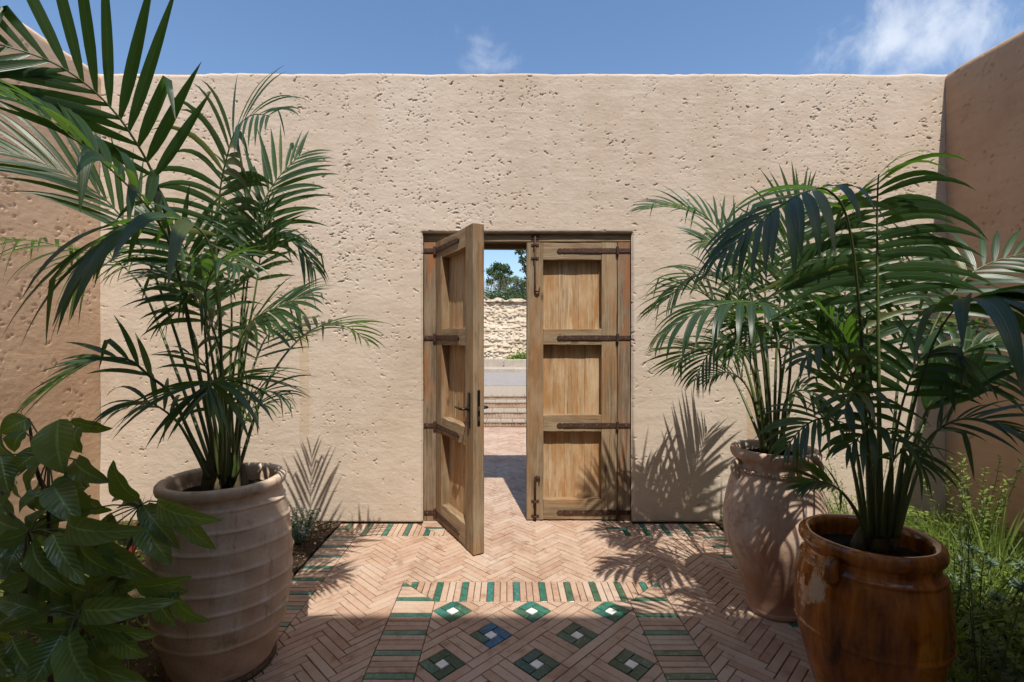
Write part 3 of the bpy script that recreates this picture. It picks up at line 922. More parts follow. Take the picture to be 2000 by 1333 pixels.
# garden beds: uneven soil on both sides
def bed(name, x0, x1, y0, y1, seed, label):
    nx, ny = int((x1 - x0) / .03), int((y1 - y0) / .03)
    U, V = np.meshgrid(np.linspace(x0, x1, nx), np.linspace(y0, y1, ny), indexing='ij')
    Z = -0.012 + 0.05 * vnoise(U + 50, V + 50, .5, .5, seed) * np.clip(np.minimum(U - x0, x1 - U) / .25, 0, 1) + 0.028 * vnoise(U + 50, V + 50, .11, .11, seed + 1) + 0.014 * vnoise(U + 50, V + 50, .04, .04, seed + 2)
    Vv, Q, _ = grid_mesh('b', np.stack([U, V, Z], -1), np.ones((nx - 1, ny - 1), bool), None)
    return structure(name, np_mesh(name, Vv, Q, m_soil), label)
bed('soil_bed', XL + .0, FX0 - BW - .005, YB, YW + .02, 70, 'earth bed under the broad leaved shrub')
bed('soil_bed', FX1 + BW + .005, XR, YB, YW + .02, 80, 'earth bed under the weeds beside the amber pot')

# ------------------------------------------------------------------ doorway
YD = 4.005
def plank_mesh(name, L, w, t, m, n=7, ch=0.003, jit=0.0012, seed=0):
    """timber of length L along z, width w along x, thickness t along y, worn edges"""
    r = random.Random(seed or RND.random())
    V, F = [], []
    for i in range(n + 1):
        z = -L / 2 + L * i / n
        J = lambda: r.uniform(-jit, jit)
        x, y = w / 2, t / 2
        for (px, py) in ((-x + ch, -y), (x - ch, -y), (x, -y + ch), (x, y - ch), (x - ch, y), (-x + ch, y), (-x, y - ch), (-x, -y + ch)):
            V.append((px + J(), py + J() * .5, z + (J() if i in (0, n) else 0)))
    for i in range(n):
        for k in range(8): F.append((i * 8 + k, i * 8 + (k + 1) % 8, (i + 1) * 8 + (k + 1) % 8, (i + 1) * 8 + k))
    F.append(tuple(range(8))[::-1]); F.append(tuple(range(n * 8, n * 8 + 8)))
    return mesh(name, V, F, m)
def timber(name, parent, x0, x1, y0, y1, z0, z1, m, horiz=False, jit=0.0012):
    c = ((x0 + x1) / 2, (y0 + y1) / 2, (z0 + z1) / 2)
    if horiz:
        return link(name, plank_mesh(name, abs(x1 - x0), z1 - z0, y1 - y0, m, jit=jit), parent, c, (0, math.pi / 2, 0))
    return link(name, plank_mesh(name, z1 - z0, abs(x1 - x0), y1 - y0, m, n=14, jit=jit), parent, c)

HINGE_Z = [1.5 - (y - 664) / 236.0 for y in (490, 660, 831, 1001)]
frame = thing('door_frame', 'weathered timber door frame set into the plaster opening', 'door frame', (0, YD, 0))
timber('jamb', frame, DX0 + .004, -0.580, 0, .10, 0, 2.308, m_wood_jamb)
timber('jamb', frame, 0.925, DX1 - .004, 0, .10, 0, 2.308, m_wood_jamb)
timber('header', frame, DX0 + .004, DX1 - .004, -.004, .10, 2.311, DZ + .004, m_wood, True)
timber('stop', frame, DX0 + .004, DX1 - .004, .102, .16, 2.272, DZ + .004, m_wood, True)
timber('stop', frame, DX0 + .004, -0.545, .102, .16, 0, 2.270, m_wood)
timber('stop', frame, 0.89, DX1 - .004, .102, .16, 0, 2.270, m_wood)

def nail_geo(x, y, z, r=0.006):
    V, F = [(x, y - r * .8, z)], []
    for k in range(8): V.append((x + r * math.cos(k * math.pi / 4), y, z + r * math.sin(k * math.pi / 4)))
    F = [(0, 1 + (k + 1) % 8, 1 + k) for k in range(8)]
    return V, F

def strap(parent, m, z, L=0.50):
    """iron strap hinge on the face y=0, from the pin at x=0 along m*x, with a spear tip"""
    prof = [(0.0, .017), (0.06, .0195), (L - .075, .0165), (L - .062, .020), (L - .045, .012), (L - .03, .019), (L - .012, .016), (L, .003)]
    V, F = [], []
    for x, h in prof:
        for y in (-.007, -.0005):
            for s in (-1, 1): V.append((m * x, y, z + s * h))
    for i in range(len(prof) - 1):
        a, b = i * 4, i * 4 + 4
        F += [(a, a + 1, b + 1, b), (a + 2, b + 2, b + 3, a + 3), (a, b, b + 2, a + 2), (a + 1, a + 3, b + 3, b + 1)]
    o = link('strap_hinge', mesh('strap_hinge', V, F, m_iron), parent)
    kn = MB().add(tube_geo([(0, -.012, z - .034), (0, -.012, z + .030)], .0125, 10))
    kn.add(tube_geo([(0, -.012, z + .030), (0, -.012, z + .037)], [.0125, .005], 10))
    link('knuckle', kn.build('knuckle', m_iron), o)
    for x in (0.075, 0.17, 0.28, 0.385):
        link('nail', mesh('nail', *nail_geo(m * x, -.007, z), m_nail), o)
    return o
def frame_plate(x, m, z):
    V, F = box_geo(min(x, x + m * .095), max(x, x + m * .095), -.008, -.0005, z - .018, z + .018, .002)
    o = link('hinge_plate', mesh('hinge_plate', V, F, m_iron), frame)
    link('nail', mesh('nail', *nail_geo(x + m * .06, -.008, z), m_nail), o)

LW, LT, LH0, LH1 = 0.750, 0.084, 0.012, 2.306
def door_leaf(name, label, hx, m, rotz):
    t = thing(name, label, 'door', (hx, YD, 0), rotz, 'pair of panelled timber door leaves')
    X = lambda a, b: (min(m * a, m * b), max(m * a, m * b))
    s1, s0 = LW - 0.138, 0.130
    timber('stile', t, *X(0.003, s0), 0, LT, LH0, LH1, m_wood, jit=0.0016)
    timber('stile', t, *X(s1, LW), 0, LT, LH0, LH1, m_wood, jit=0.0016)
    rails = [(2.162, LH1), (1.458, 1.588), (0.741, 0.876), (LH0, 0.176)]
    for a, b in rails:
        timber('rail', t, *X(s0 + .001, s1 - .001), .002, LT - .002, a, b, m_wood, True, 0.0028)
    for a, b in ((1.588, 2.162), (0.876, 1.458), (0.176, 0.741)):
        x = s0 - .006
        ws = [0.055, 0.115, 0.19, 0.14]
        RND.shuffle(ws)
        f = (s1 - s0 + .012) / sum(ws)
        for q, wq in enumerate(ws):
            timber('plank', t, *X(x - .0015 * (q > 0), x + wq * f), .066 + .0015 * (q % 2), .080 - .0005 * (q % 2), a - .006, b + .006, m_wood_panel, False, 0.0002)
            x += wq * f
    for z in HINGE_Z: strap(t, m, z)
    return t
open_leaf = door_leaf('door_leaf', 'timber door leaf standing ajar, swung into the courtyard, with dark lever handle', -0.578, 1, math.radians(-62))
shut_leaf = door_leaf('door_leaf', 'closed timber door leaf with hooked iron bolts, three panels and iron strap hinges', 0.922, -1, 0)
for z in HINGE_Z:
    frame_plate(-0.578 - .012, -1, z); frame_plate(0.922 + .012, 1, z)

def bolt(parent, x, z0, z1, hook_up, staples):
    """round iron bolt with a hooked grip held by staples"""
    pts = [(x, -.016, z0), (x, -.016, z1)]
    s = 1 if hook_up else -1
    zz = z1
    for a in (30, 60, 90, 120, 150, 185):
        r = .018
        pts.append((x + r - r * math.cos(math.radians(a)), -.016 - .004 * (a / 180), zz + s * r * math.sin(math.radians(a))))
    pts.append((x + .036, -.024, zz - s * .022))
    o = link('sliding_bolt', MB().add(tube_geo(pts, [.0085] * (len(pts) - 3) + [.007, .006, .004], 8)).build('sliding_bolt', m_iron, True), parent)
    for z in staples:
        V, F = box_geo(x - .032, x + .032, -.0055, -.0008, z - .011, z + .011, .0015)
        g = MB().add((V, F)).add(box_geo(x - .013, x + .013, -.029, -.0056, z - .009, z + .009, .002))
        link('staple', g.build('staple', m_iron), o)
    return o
zz = lambda y: 1.5 - (y - 664) / 236.0
bx = 1.045 - 0.922 - 1.0
bxl = (1045 - CX) / 236.0 - 0.922
bolt(shut_leaf, bxl, zz(463), zz(566), False, [zz(479), zz(505)])
link('keeper', MB().add(box_geo(-.034, .034, -.012, -.0045, -.018, .018, .002)).build('keeper', m_iron), frame, (bxl + .922, 0, zz(464)))
bolt(shut_leaf, bxl, zz(1016), zz(934), True, [zz(979), zz(1008)])

# handle, plates and lock on the open leaf
hxx = LW - 0.062
for sgn, y in ((-1, 0.0), (1, LT)):
    b = MB().add(box_geo(hxx - .017, hxx + .017, min(y, y + sgn * .011), max(y, y + sgn * .011), 0.88, 1.13, .003))
    o = link('handle_plate', b.build('handle_plate', m_handle), open_leaf)
    y1 = y + sgn * .011
    pts = [(hxx, y1, 1.015), (hxx, y1 + sgn * .040, 1.015), (hxx - .012, y1 + sgn * .050, 1.015), (hxx - .06, y1 + sgn * .050, 1.014), (hxx - .125, y1 + sgn * .046, 1.016)]
    g = MB().add(tube_geo(pts, [.010, .009, .0095, .0085, .007], 10)).add(tube_geo([(hxx, y1, 1.015), (hxx, y1 + sgn * .008, 1.015)], .019, 14))
    link('lever', g.build('lever', m_handle, True), o)
    link('keyhole', MB().add(tube_geo([(hxx, y1, .925), (hxx, y1 + sgn * .004, .925)], .009, 12)).build('keyhole', m_iron), o)
g = MB().add(box_geo(LW, LW + .003, .031, .053, 0.90, 1.15, .001))
lk = link('lock_plate', g.build('lock_plate', m_handle), open_leaf)
link('latch', MB().add(box_geo(LW + .0031, LW + .010, .036, .048, 1.005, 1.035, .002)).build('latch', m_nail), lk)
link('dead_bolt', MB().add(box_geo(LW + .0031, LW + .006, .037, .047, .935, .965, .001)).build('dead_bolt', m_nail), lk)

# ------------------------------------------------------------------ beyond the doorway
steps = structure('garden_steps', None, 'brick steps climbing from the path to the road')
st = [(8.32, 0.0, .10, 8.60), (8.60, .10, .225, 9.03), (9.03, .225, .343, 9.38), (9.38, .343, .42, 9.75)]
for y0, z0, z1, y1 in st:
    o = link('step', mesh('step', *box_geo(-4.5, 5, y0 + .012, y1 + .3, -.05, z1 - .03, .002), m_concrete), steps)
    b = MB()
    x = -4.5
    while x < 5:
        w = RND.uniform(.048, .060)
        b.add(box_geo(x, x + w - .006, y0 + RND.uniform(-.006, .004), y0 + .02, z0 + .004, z1 - .034, .003))
        x += w
    link('riser_bricks', b.build('riser_bricks', m_brick), o, kind='stuff')
    b = MB()
    x = -4.5
    while x < 5:
        w = RND.uniform(.20, .25)
        b.add(box_geo(x, x + w - .004, y0 - .012 + RND.uniform(-.004, .004), y1 + .02, z1 - .030, z1 + RND.uniform(-.002, .002), .004))
        x += w
    link('tread_stones', b.build('tread_stones', m_gravel), o, kind='stuff')
SL = 0.012
def sloped(name, y0, y1, z0, z1, m, label=None, x0=-60, x1=60):
    return structure(name, mesh(name, [(x0, y0, z0), (x1, y0, z0), (x1, y1, z1), (x0, y1, z1)], [(0, 1, 2, 3)], m), label)
sloped('road_verge', 9.45, 11.5, .405, .415, m_gravel, 'pale gravel verge above the steps')
sloped('road', 11.4, 16.35, .419, .40, m_asphalt, 'sunlit grey asphalt road beyond the steps')
structure('kerb', mesh('kerb', *box_geo(-60, 60, 16.3, 16.5, .3, .53, .02), m_concrete))
structure('pavement', mesh('pavement', *box_geo(-60, 60, 16.5, 17.4, .3, .526), m_concrete))
b = MB()
x = -14.0
lw = thing('retaining_wall', 'low pale block wall at the foot of the rocky bank', 'wall', (0, 17.4, .5))
while x < 16:
    w = RND.uniform(1.6, 2.2)
    link('block', mesh('block', *box_geo(x, x + w - .02, RND.uniform(-.01, .01), .3, 0, .30 + RND.uniform(-.015, .015), .02), m_concrete), lw)
    x += w
# rocky bank with ledges
nx, nz = 700, 150
U, V = np.meshgrid(np.linspace(-16, 18, nx), np.linspace(0, 1, nz), indexing='ij')
zc = 0.55 + V * 2.65 + (0.35 * (vnoise(U + 60, V * 0, 1.3, 1, 91) - .5) + .16 * (vnoise(U + 60, V * 0, .3, 1, 98) - .5)) * V
zc2 = zc + .35 * (vnoise(U + 60, zc, 1.1, .8, 97) - .5)
strat = vnoise(U + 60, zc2 * 5, 1.3, 1.0, 92) + .5 * vnoise(U + 60, zc2 * 11, .5, 1.0, 93)
yc = 17.75 + V * 1.5 + 0.20 * (strat - .75) * (1.15 - V) + (.05 + .10 * V) * (vnoise(U + 60, V * 8, .20, .4, 94) - .5) + .14 * (vnoise(U + 60, zc, .07, .05, 95) - .5)
Vv, Q, _ = grid_mesh('bank', np.stack([U, yc, zc], -1), np.ones((nx - 1, nz - 1), bool), None)
structure('rocky_bank', np_mesh('rocky_bank', Vv, Q, m_rock, False), 'cream limestone bank cut beside the road')
sloped('hilltop', 19.0, 160, 3.0, 5.0, m_gravel)

def leaf_cloud(n, f, size, rs):
    """n small bent leaves at points f() """
    V = np.zeros((n, 4, 3)); 
    for i in range(n):
        p, s = f()
        d = np.array([rs.gauss(0, 1), rs.gauss(0, 1), rs.gauss(0, 1)]); d /= np.linalg.norm(d) + 1e-9
        e = np.cross(d, [rs.gauss(0, 1), rs.gauss(0, 1), rs.gauss(0, 1)]); e /= np.linalg.norm(e) + 1e-9
        L, w = size * rs.uniform(.6, 1.3) * s, size * .32 * rs.uniform(.7, 1.2) * s
        V[i] = [p, p + d * L * .5 + e * w, p + d * L, p + d * L * .5 - e * w]
    Q = np.arange(n * 4).reshape(n, 4)
    return V.reshape(-1, 3), Q

def leaf_tree(name, label, x, y, z0, h, clumps, nleaf, size, mleaf, seed, trunk_r=.12, cat='tree', group=None, lean=0.0):
    rs = random.Random(seed)
    t = thing(name, label, cat, (x, y, z0), 0, group)
    b = MB()
    pts = [(lean * q * q * h + .05 * rs.uniform(-1, 1) * h * .2, 0, q * h * .8) for q in (0, .25, .5, .75, 1)]
    b.add(tube_geo(pts, [trunk_r * (1 - .17 * i) for i in range(5)], 7))
    for (cx, cy, cz, r) in clumps:
        k = min(4, max(1, int(cz / (h * .8) * 4)))
        p0 = Vector(pts[k - 1]); p1 = Vector((cx, cy, cz))
        b.add(tube_geo([p0, p0.lerp(p1, .5) + Vector((0, 0, .08 * h * rs.uniform(-.3, .6))), p1], [trunk_r * .4, trunk_r * .25, trunk_r * .08], 5))
    link('trunk', b.build('trunk', m_bark, True), t)
    tot = sum(c[3] ** 2 for c in clumps)
    def f():
        q = rs.uniform(0, tot)
        for c in clumps:
            q -= c[3] ** 2
            if q <= 0: break
        th, ph = rs.uniform(0, 6.283), math.acos(rs.uniform(-1, 1)); rr_ = c[3] * rs.uniform(.25, 1) ** .6 * (1 + .25 * math.sin(5 * th + 3 * ph))
        return np.array([c[0] + rr_ * math.sin(ph) * math.cos(th), c[1] + rr_ * math.sin(ph) * math.sin(th), c[2] + .75 * rr_ * math.cos(ph)]), 1
    V, Q = leaf_cloud(nleaf, f, size, rs)
    me = np_mesh('crown', V, Q, mleaf, False)
    tn = np.repeat(np.random.RandomState(seed).rand(len(V) // 4), 4).astype(np.float32)
    me.attributes.new('tone', 'FLOAT', 'POINT').data.foreach_set('value', tn)
    link('crown', me, t)
    return t
rs = random.Random(5)
leaf_tree('pine_tree', 'tufted green pine standing over the reed fence', -0.36, 26, 3.1, 2.5,
          [(-.42, 0, 2.05, .30), (-.1, .1, 2.35, .30), (.25, 0, 2.2, .32), (.0, -.2, 1.75, .36), (-.5, 0, 1.5, .24), (.45, .1, 1.6, .28), (.15, 0, 1.3, .3), (.6, 0, 2.0, .16)], 3400, .11, m_olive_leaf, 21, .07)
leaf_tree('broadleaf_tree', 'dark tree leaning past the right side of the door gap', 1.05, 21, 3.0, 4.6,
          [(-.55, 0, 2.75, .22), (-.42, 0, 2.35, .24), (-.30, 0, 1.95, .22), (-.18, 0, 1.55, .20), (-.05, 0, 1.15, .20), (.3, 0, 3.2, .6), (.5, 0, 2.2, .6), (-.2, 0, 3.6, .5), (.7, 0, 1.5, .5), (-.2, 0, 2.6, .2)], 4200, .12, m_olive_leaf, 22, .10, lean=-.03)
leaf_tree('acacia_tree', 'light green feathery tree beside the dark leaning tree', 0.55, 23, 3.0, 1.7,
          [(-.15, 0, 1.35, .25), (.15, 0, 1.15, .32), (-.25, 0, .85, .28), (.35, 0, .75, .35), (0, 0, .55, .35), (.5, 0, 1.2, .25)], 2200, .09, m_herb, 23, .05)
for i, (x, y, h) in enumerate([(-5, 27, 3.0), (5.5, 26, 3.6), (-9, 30, 4), (10, 30, 4.5)]):
    leaf_tree('broadleaf_tree', ['bushy tree on the hilltop beyond the reed fence, far left', 'bushy tree on the hilltop beyond the reed fence, far right',
              'tall tree farther back on the hilltop, outermost left', 'tall tree farther back on the hilltop, outermost right'][i], x, y, 3.1, h,
              [(rs.uniform(-1, 1), rs.uniform(-.5, .5), h * rs.uniform(.5, .95), rs.uniform(.5, .8)) for _ in range(7)], 2200, .16, m_olive_leaf, 30 + i)
# reed fence on top of the bank
rf = thing('reed_fence', 'grey reed fence of thin uneven stakes on top of the bank', 'fence', (0, 22.3, 3.0))
b = MB(); x = -7.0
while x < 8:
    h = RND.uniform(1.0, 1.42)
    b.add(tube_geo([(x, RND.uniform(-.03, .03), 0), (x + RND.uniform(-.05, .05), RND.uniform(-.05, .05), h)], [.017, .010], 4))
    x += RND.uniform(.018, .036)
me = b.build('stakes', m_dry); link('stakes', me, rf, kind='stuff')
for z in (.45,):
    link('rail', MB().add(tube_geo([(-7, -.04, z), (8, -.04, z)], .014, 5)).build('rail', m_bark), rf)
# scrub along the top and foot of the bank
def scrub(name, n, f, size, m, seed, label):
    rs = random.Random(seed)
    V, Q = leaf_cloud(n, lambda: f(rs), size, rs)
    me = np_mesh(name, V, Q, m, False)
    me.attributes.new('tone', 'FLOAT', 'POINT').data.foreach_set('value', np.repeat(np.random.RandomState(seed).rand(n), 4).astype(np.float32))
    o = link(name, me, None, kind='stuff'); o['label'] = label
    return o
def f_top(rs):
    x = rs.uniform(-7, 8); y = rs.uniform(19.4, 21.9)
    hh = .34 + .50 * (0.5 + .5 * math.sin(x * 2.3 + 1.1) * math.cos(x * 5.1)) + .12 * math.sin(x * 11)
    return np.array([x, y, 3.05 + abs(rs.gauss(0, .45)) * hh]), 1
scrub('scrub', 20000, f_top, .10, m_olive_leaf, 61, 'green scrub along the crest of the bank')
def f_foot(rs):
    k = rs.choice([(.62, .5), (.35, .25), (-1.9, .4), (2.6, .5), (-3.4, .4)])
    return np.array([k[0] + rs.gauss(0, .14), 17.72 + rs.gauss(0, .06), .75 + abs(rs.gauss(0, .2)) * k[1] * 1.6]), 1
scrub('weeds', 1600, f_foot, .09, m_herb, 62, 'weeds at the foot of the rocky bank')

# ------------------------------------------------------------------ pots
def lathe(prof, n=72, disp=None):
    V, F = [], []
    for (r, z) in prof:
        for k in range(n):
            a = 2 * math.pi * k / n
            dr, dz = disp(a, r, z) if disp else (0, 0)
            V.append(((r + dr) * math.cos(a), (r + dr) * math.sin(a), z + dz))
    for i in range(len(prof) - 1):
        for k in range(n):
            F.append((i * n + k, i * n + (k + 1) % n, (i + 1) * n + (k + 1) % n, (i + 1) * n + k))
    F.append(tuple(range(n))[::-1])
    F.append(tuple(range((len(prof) - 1) * n, len(prof) * n)))
    return V, F
def smooth_prof(keys, n=8):
    out = []
    for i in range(len(keys) - 1):
        p0, p1, p2, p3 = keys[max(i - 1, 0)], keys[i], keys[i + 1], keys[min(i + 2, len(keys) - 1)]
        for k in range(n):
            t = k / n
            out.append(tuple(.5 * (2 * p1[j] + (p2[j] - p0[j]) * t + (2 * p0[j] - 5 * p1[j] + 4 * p2[j] - p3[j]) * t * t + (3 * p1[j] - p0[j] - 3 * p2[j] + p3[j]) * t ** 3) for j in (0, 1)))
    out.append(keys[-1])
    return out
def soil_disc(r, z, seed):
    rs = random.Random(seed); V, F = [(0, 0, z + .03)], []
    n = 40
    for i in range(1, 9):
        for k in range(n):
            a = 2 * math.pi * k / n
            V.append((r * i / 8 * math.cos(a), r * i / 8 * math.sin(a), z + .03 * (1 - (i / 8) ** 2) + rs.uniform(-.008, .008)))
    F += [(0, 1 + k, 1 + (k + 1) % n) for k in range(n)]
    for i in range(7):
        for k in range(n):
            F.append((1 + i * n + k, 1 + (i + 1) * n + k, 1 + (i + 1) * n + (k + 1) % n, 1 + i * n + (k + 1) % n))
    return mesh('soil', V, F, m_pot_soil, True)

# ribbed pot
LPX, LPY, KA = -1.312, 2.25, 0.874
ribs = [0.185 + 0.083 * k for k in range(8)]
def rib_disp(a, r, z):
    if z < .05 or z > .80 or r < .17: return (0.003 * math.sin(2 * a + 1), 0)
    zt = z + 0.019 * math.sin(a + 0.6) + 0.010 * (a / 6.283 - .5) + .004 * math.sin(3 * a)
    d = min(ribs, key=lambda q: abs(q - zt)); e = zt - d
    bulge = (0.0062 + 0.003 * math.sin(3.3 * a + d * 60) * math.sin(7.1 * a + d * 23)) * math.exp(-(e / 0.0062) ** 2) + 0.0025 * math.exp(-((e + .014) / .016) ** 2)
    return (bulge + 0.004 * math.sin(2 * a + 1) + .002 * math.sin(7 * a + 40 * z), 0)
keys = [(0.205, 0.0), (0.232, 0.02), (0.262, 0.10), (0.300, 0.22), (0.326, 0.36), (0.330, 0.48), (0.318, 0.62), (0.294, 0.735), (0.276, 0.785), (0.274, 0.800)]
prof = smooth_prof(keys, 24) + [(0.286, .806), (0.297, .816), (0.301, .830), (0.299, .845), (0.290, .853), (0.272, .855), (0.256, .850), (0.249, .838), (0.246, .80), (0.25, .74)]
prof = [(r * KA, z * 1.015) for r, z in prof]
pot_a = thing('ribbed_pot', 'tall pale terracotta pot ringed with horizontal ribs, dusty and whitened', 'pot', (LPX, LPY, 0), 0.4, 'large planted pots')
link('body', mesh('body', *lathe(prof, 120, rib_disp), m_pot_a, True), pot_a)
link('soil', soil_disc(.247 * KA, .785, 3), pot_a)
link('foot_ring', mesh('foot_ring', *lathe([(r * KA, z) for r, z in [(.225, 0), (.250, .002), (.256, .014), (.250, .026), (.230, .028)]], 60), m_bark, True), pot_a)

# rosy jar with ear lugs and a notched collar
RBX, RBY, KB = 1.498, 2.70, 0.852
keys = [(0.160, 0.0), (0.168, 0.010), (0.168, 0.024), (0.164, 0.04), (0.174, 0.09), (0.208, 0.17), (0.252, 0.28), (0.292, 0.39), (0.304, 0.48), (0.296, 0.58), (0.272, 0.69), (0.248, 0.765), (0.236, 0.80), (0.232, 0.825)]
prof = smooth_prof(keys, 8) + [(0.240, .838), (0.256, .850), (0.264, .866), (0.266, .882), (0.260, .896), (0.247, .902), (0.232, .900), (0.222, .888), (0.218, .86), (0.222, .80)]
prof = [(r * KB * (1 + .03 * math.exp(-((z - .46) / .15) ** 2)), z) for r, z in prof]
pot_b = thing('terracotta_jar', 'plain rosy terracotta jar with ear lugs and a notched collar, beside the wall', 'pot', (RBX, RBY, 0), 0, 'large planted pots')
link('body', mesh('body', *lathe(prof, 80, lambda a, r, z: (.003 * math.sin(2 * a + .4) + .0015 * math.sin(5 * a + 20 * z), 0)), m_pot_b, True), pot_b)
link('soil', soil_disc(.221 * KB, .845, 4), pot_b)
b = MB()
for k in range(84):
    a = 2 * math.pi * k / 84
    r = .2505 * KB
    p = Vector((r * math.cos(a), r * math.sin(a), .787)); tn = Vector((-math.sin(a), math.cos(a), 0))
    b.add(tube_geo([p - tn * .008 + Vector((0, 0, .010)), p, p + tn * .008 - Vector((0, 0, .010))], [.004, .008, .004], 6))
link('collar', b.build('collar', m_pot_b, True), pot_b)
for a in (math.pi * 1.0 + .12, -.12):
    c, s = math.cos(a), math.sin(a)
    pts = [(r_ * KB * c, r_ * KB * s, z_) for r_, z_ in ((.235, .83), (.275, .822), (.289, .795), (.28, .765), (.252, .748))]
    link('handle', MB().add(tube_geo(pts, [.018, .016, .015, .016, .020], 10)).build('handle', m_pot_b, True), pot_b)

# amber glazed jar
FPXX, FPY, KC = 1.501, 2.00, 0.803
keys = [(0.200, 0.0), (0.222, 0.02), (0.262, 0.11), (0.302, 0.22), (0.326, 0.33), (0.331, 0.42), (0.322, 0.50), (0.302, 0.575), (0.286, 0.605), (0.283, 0.625)]
prof = smooth_prof(keys, 14) + [(0.290, .634), (0.303, .645), (0.310, .660), (0.309, .676), (0.301, .689), (0.287, .696), (0.272, .695), (0.258, .688), (0.250, .675), (0.246, .64), (0.252, .58)]
def amber_disp(a, r, z):
    d = .003 * math.sin(2 * a + 1.3) + .0012 * math.sin(9 * a + 25 * z)
    if r > .2 and z < .6:
        zt = z + .006 * math.sin(a + 1)
        d += (.0075 + .002 * math.sin(40 * a)) * math.exp(-((zt - .318) / .0055) ** 2) + .008 * math.exp(-((zt - .585) / .008) ** 2) * (.75 + .25 * math.sin(60 * a))
    return (d, 0)
prof = [(r * KC, z * 1.006) for r, z in prof]
pot_c = thing('glazed_jar', 'glossy amber brown glazed jar with cream patches, nearest to the viewer', 'pot', (FPXX, FPY, 0), 0, 'large planted pots')
link('body', mesh('body', *lathe(prof, 140, amber_disp), m_amber, True), pot_c)
link('soil', soil_disc(.25 * KC, .615, 5), pot_c)
for a in (-2.68, -2.68 + math.pi):
    c, s = math.cos(a), math.sin(a)
    pts = [(r_ * KC * c, r_ * KC * s, z_) for r_, z_ in ((.285, .635), (.318, .632), (.336, .61), (.335, .58), (.312, .555))]
    link('lug', MB().add(tube_geo(pts, [.024, .026, .028, .030, .022], 12)).build('lug', m_amber, True), pot_c)

# ------------------------------------------------------------------ palms
def catmull(P, n):
    out = []
    for i in range(len(P) - 1):
        p0, p1, p2, p3 = P[max(i - 1, 0)], P[i], P[i + 1], P[min(i + 2, len(P) - 1)]
        for k in range(n):
            t = k / n
            out.append(.5 * (2 * p1 + (p2 - p0) * t + (2 * p0 - 5 * p1 + 4 * p2 - p3) * t * t + (3 * p1 - p0 - 3 * p2 + p3) * t ** 3))
    out.append(P[-1].copy())
    return out

def leaflet_geo(base, d, side, L, w, droop, rnd, segs=7, kink=None, fold=0.35):
    """long narrow blade: V-folded, bends under its own weight, fine tip"""
    V, F, UV = [], [], []
    p = Vector(base); d = Vector(d).normalized(); s = (side - d * side.dot(d)).normalized()
    ds = L / segs
    prof = [0.28, 0.80, 1.0, 0.97, 0.85, 0.62, 0.34, 0.03]
    for i in range(segs + 1):
        q = i / segs * (len(prof) - 1); i0 = min(int(q), len(prof) - 2); wd = w * .5 * (prof[i0] * (1 - q + i0) + prof[i0 + 1] * (q - i0))
        nrm = d.cross(s).normalized()
        if nrm.z < 0: nrm = -nrm
        V += [p - s * wd + nrm * wd * fold, p.copy(), p + s * wd + nrm * wd * fold]
        UV += [(0, i / segs), (.5, i / segs), (1, i / segs)]
        dn = d + Vector((0, 0, -1)) * (droop * 11.0 / segs * (.25 + 1.1 * i / segs))
        if kink is not None and i == kink: dn = dn * .35 + Vector((0, 0, -1.0))
        d = dn.normalized(); s = (s - d * s.dot(d)).normalized()
        p = p + d * ds
    for i in range(segs):
        a, b = i * 3, i * 3 + 3
        F += [(a, a + 1, b + 1, b), (a + 1, a + 2, b + 2, b + 1)]
    return V, F, UV

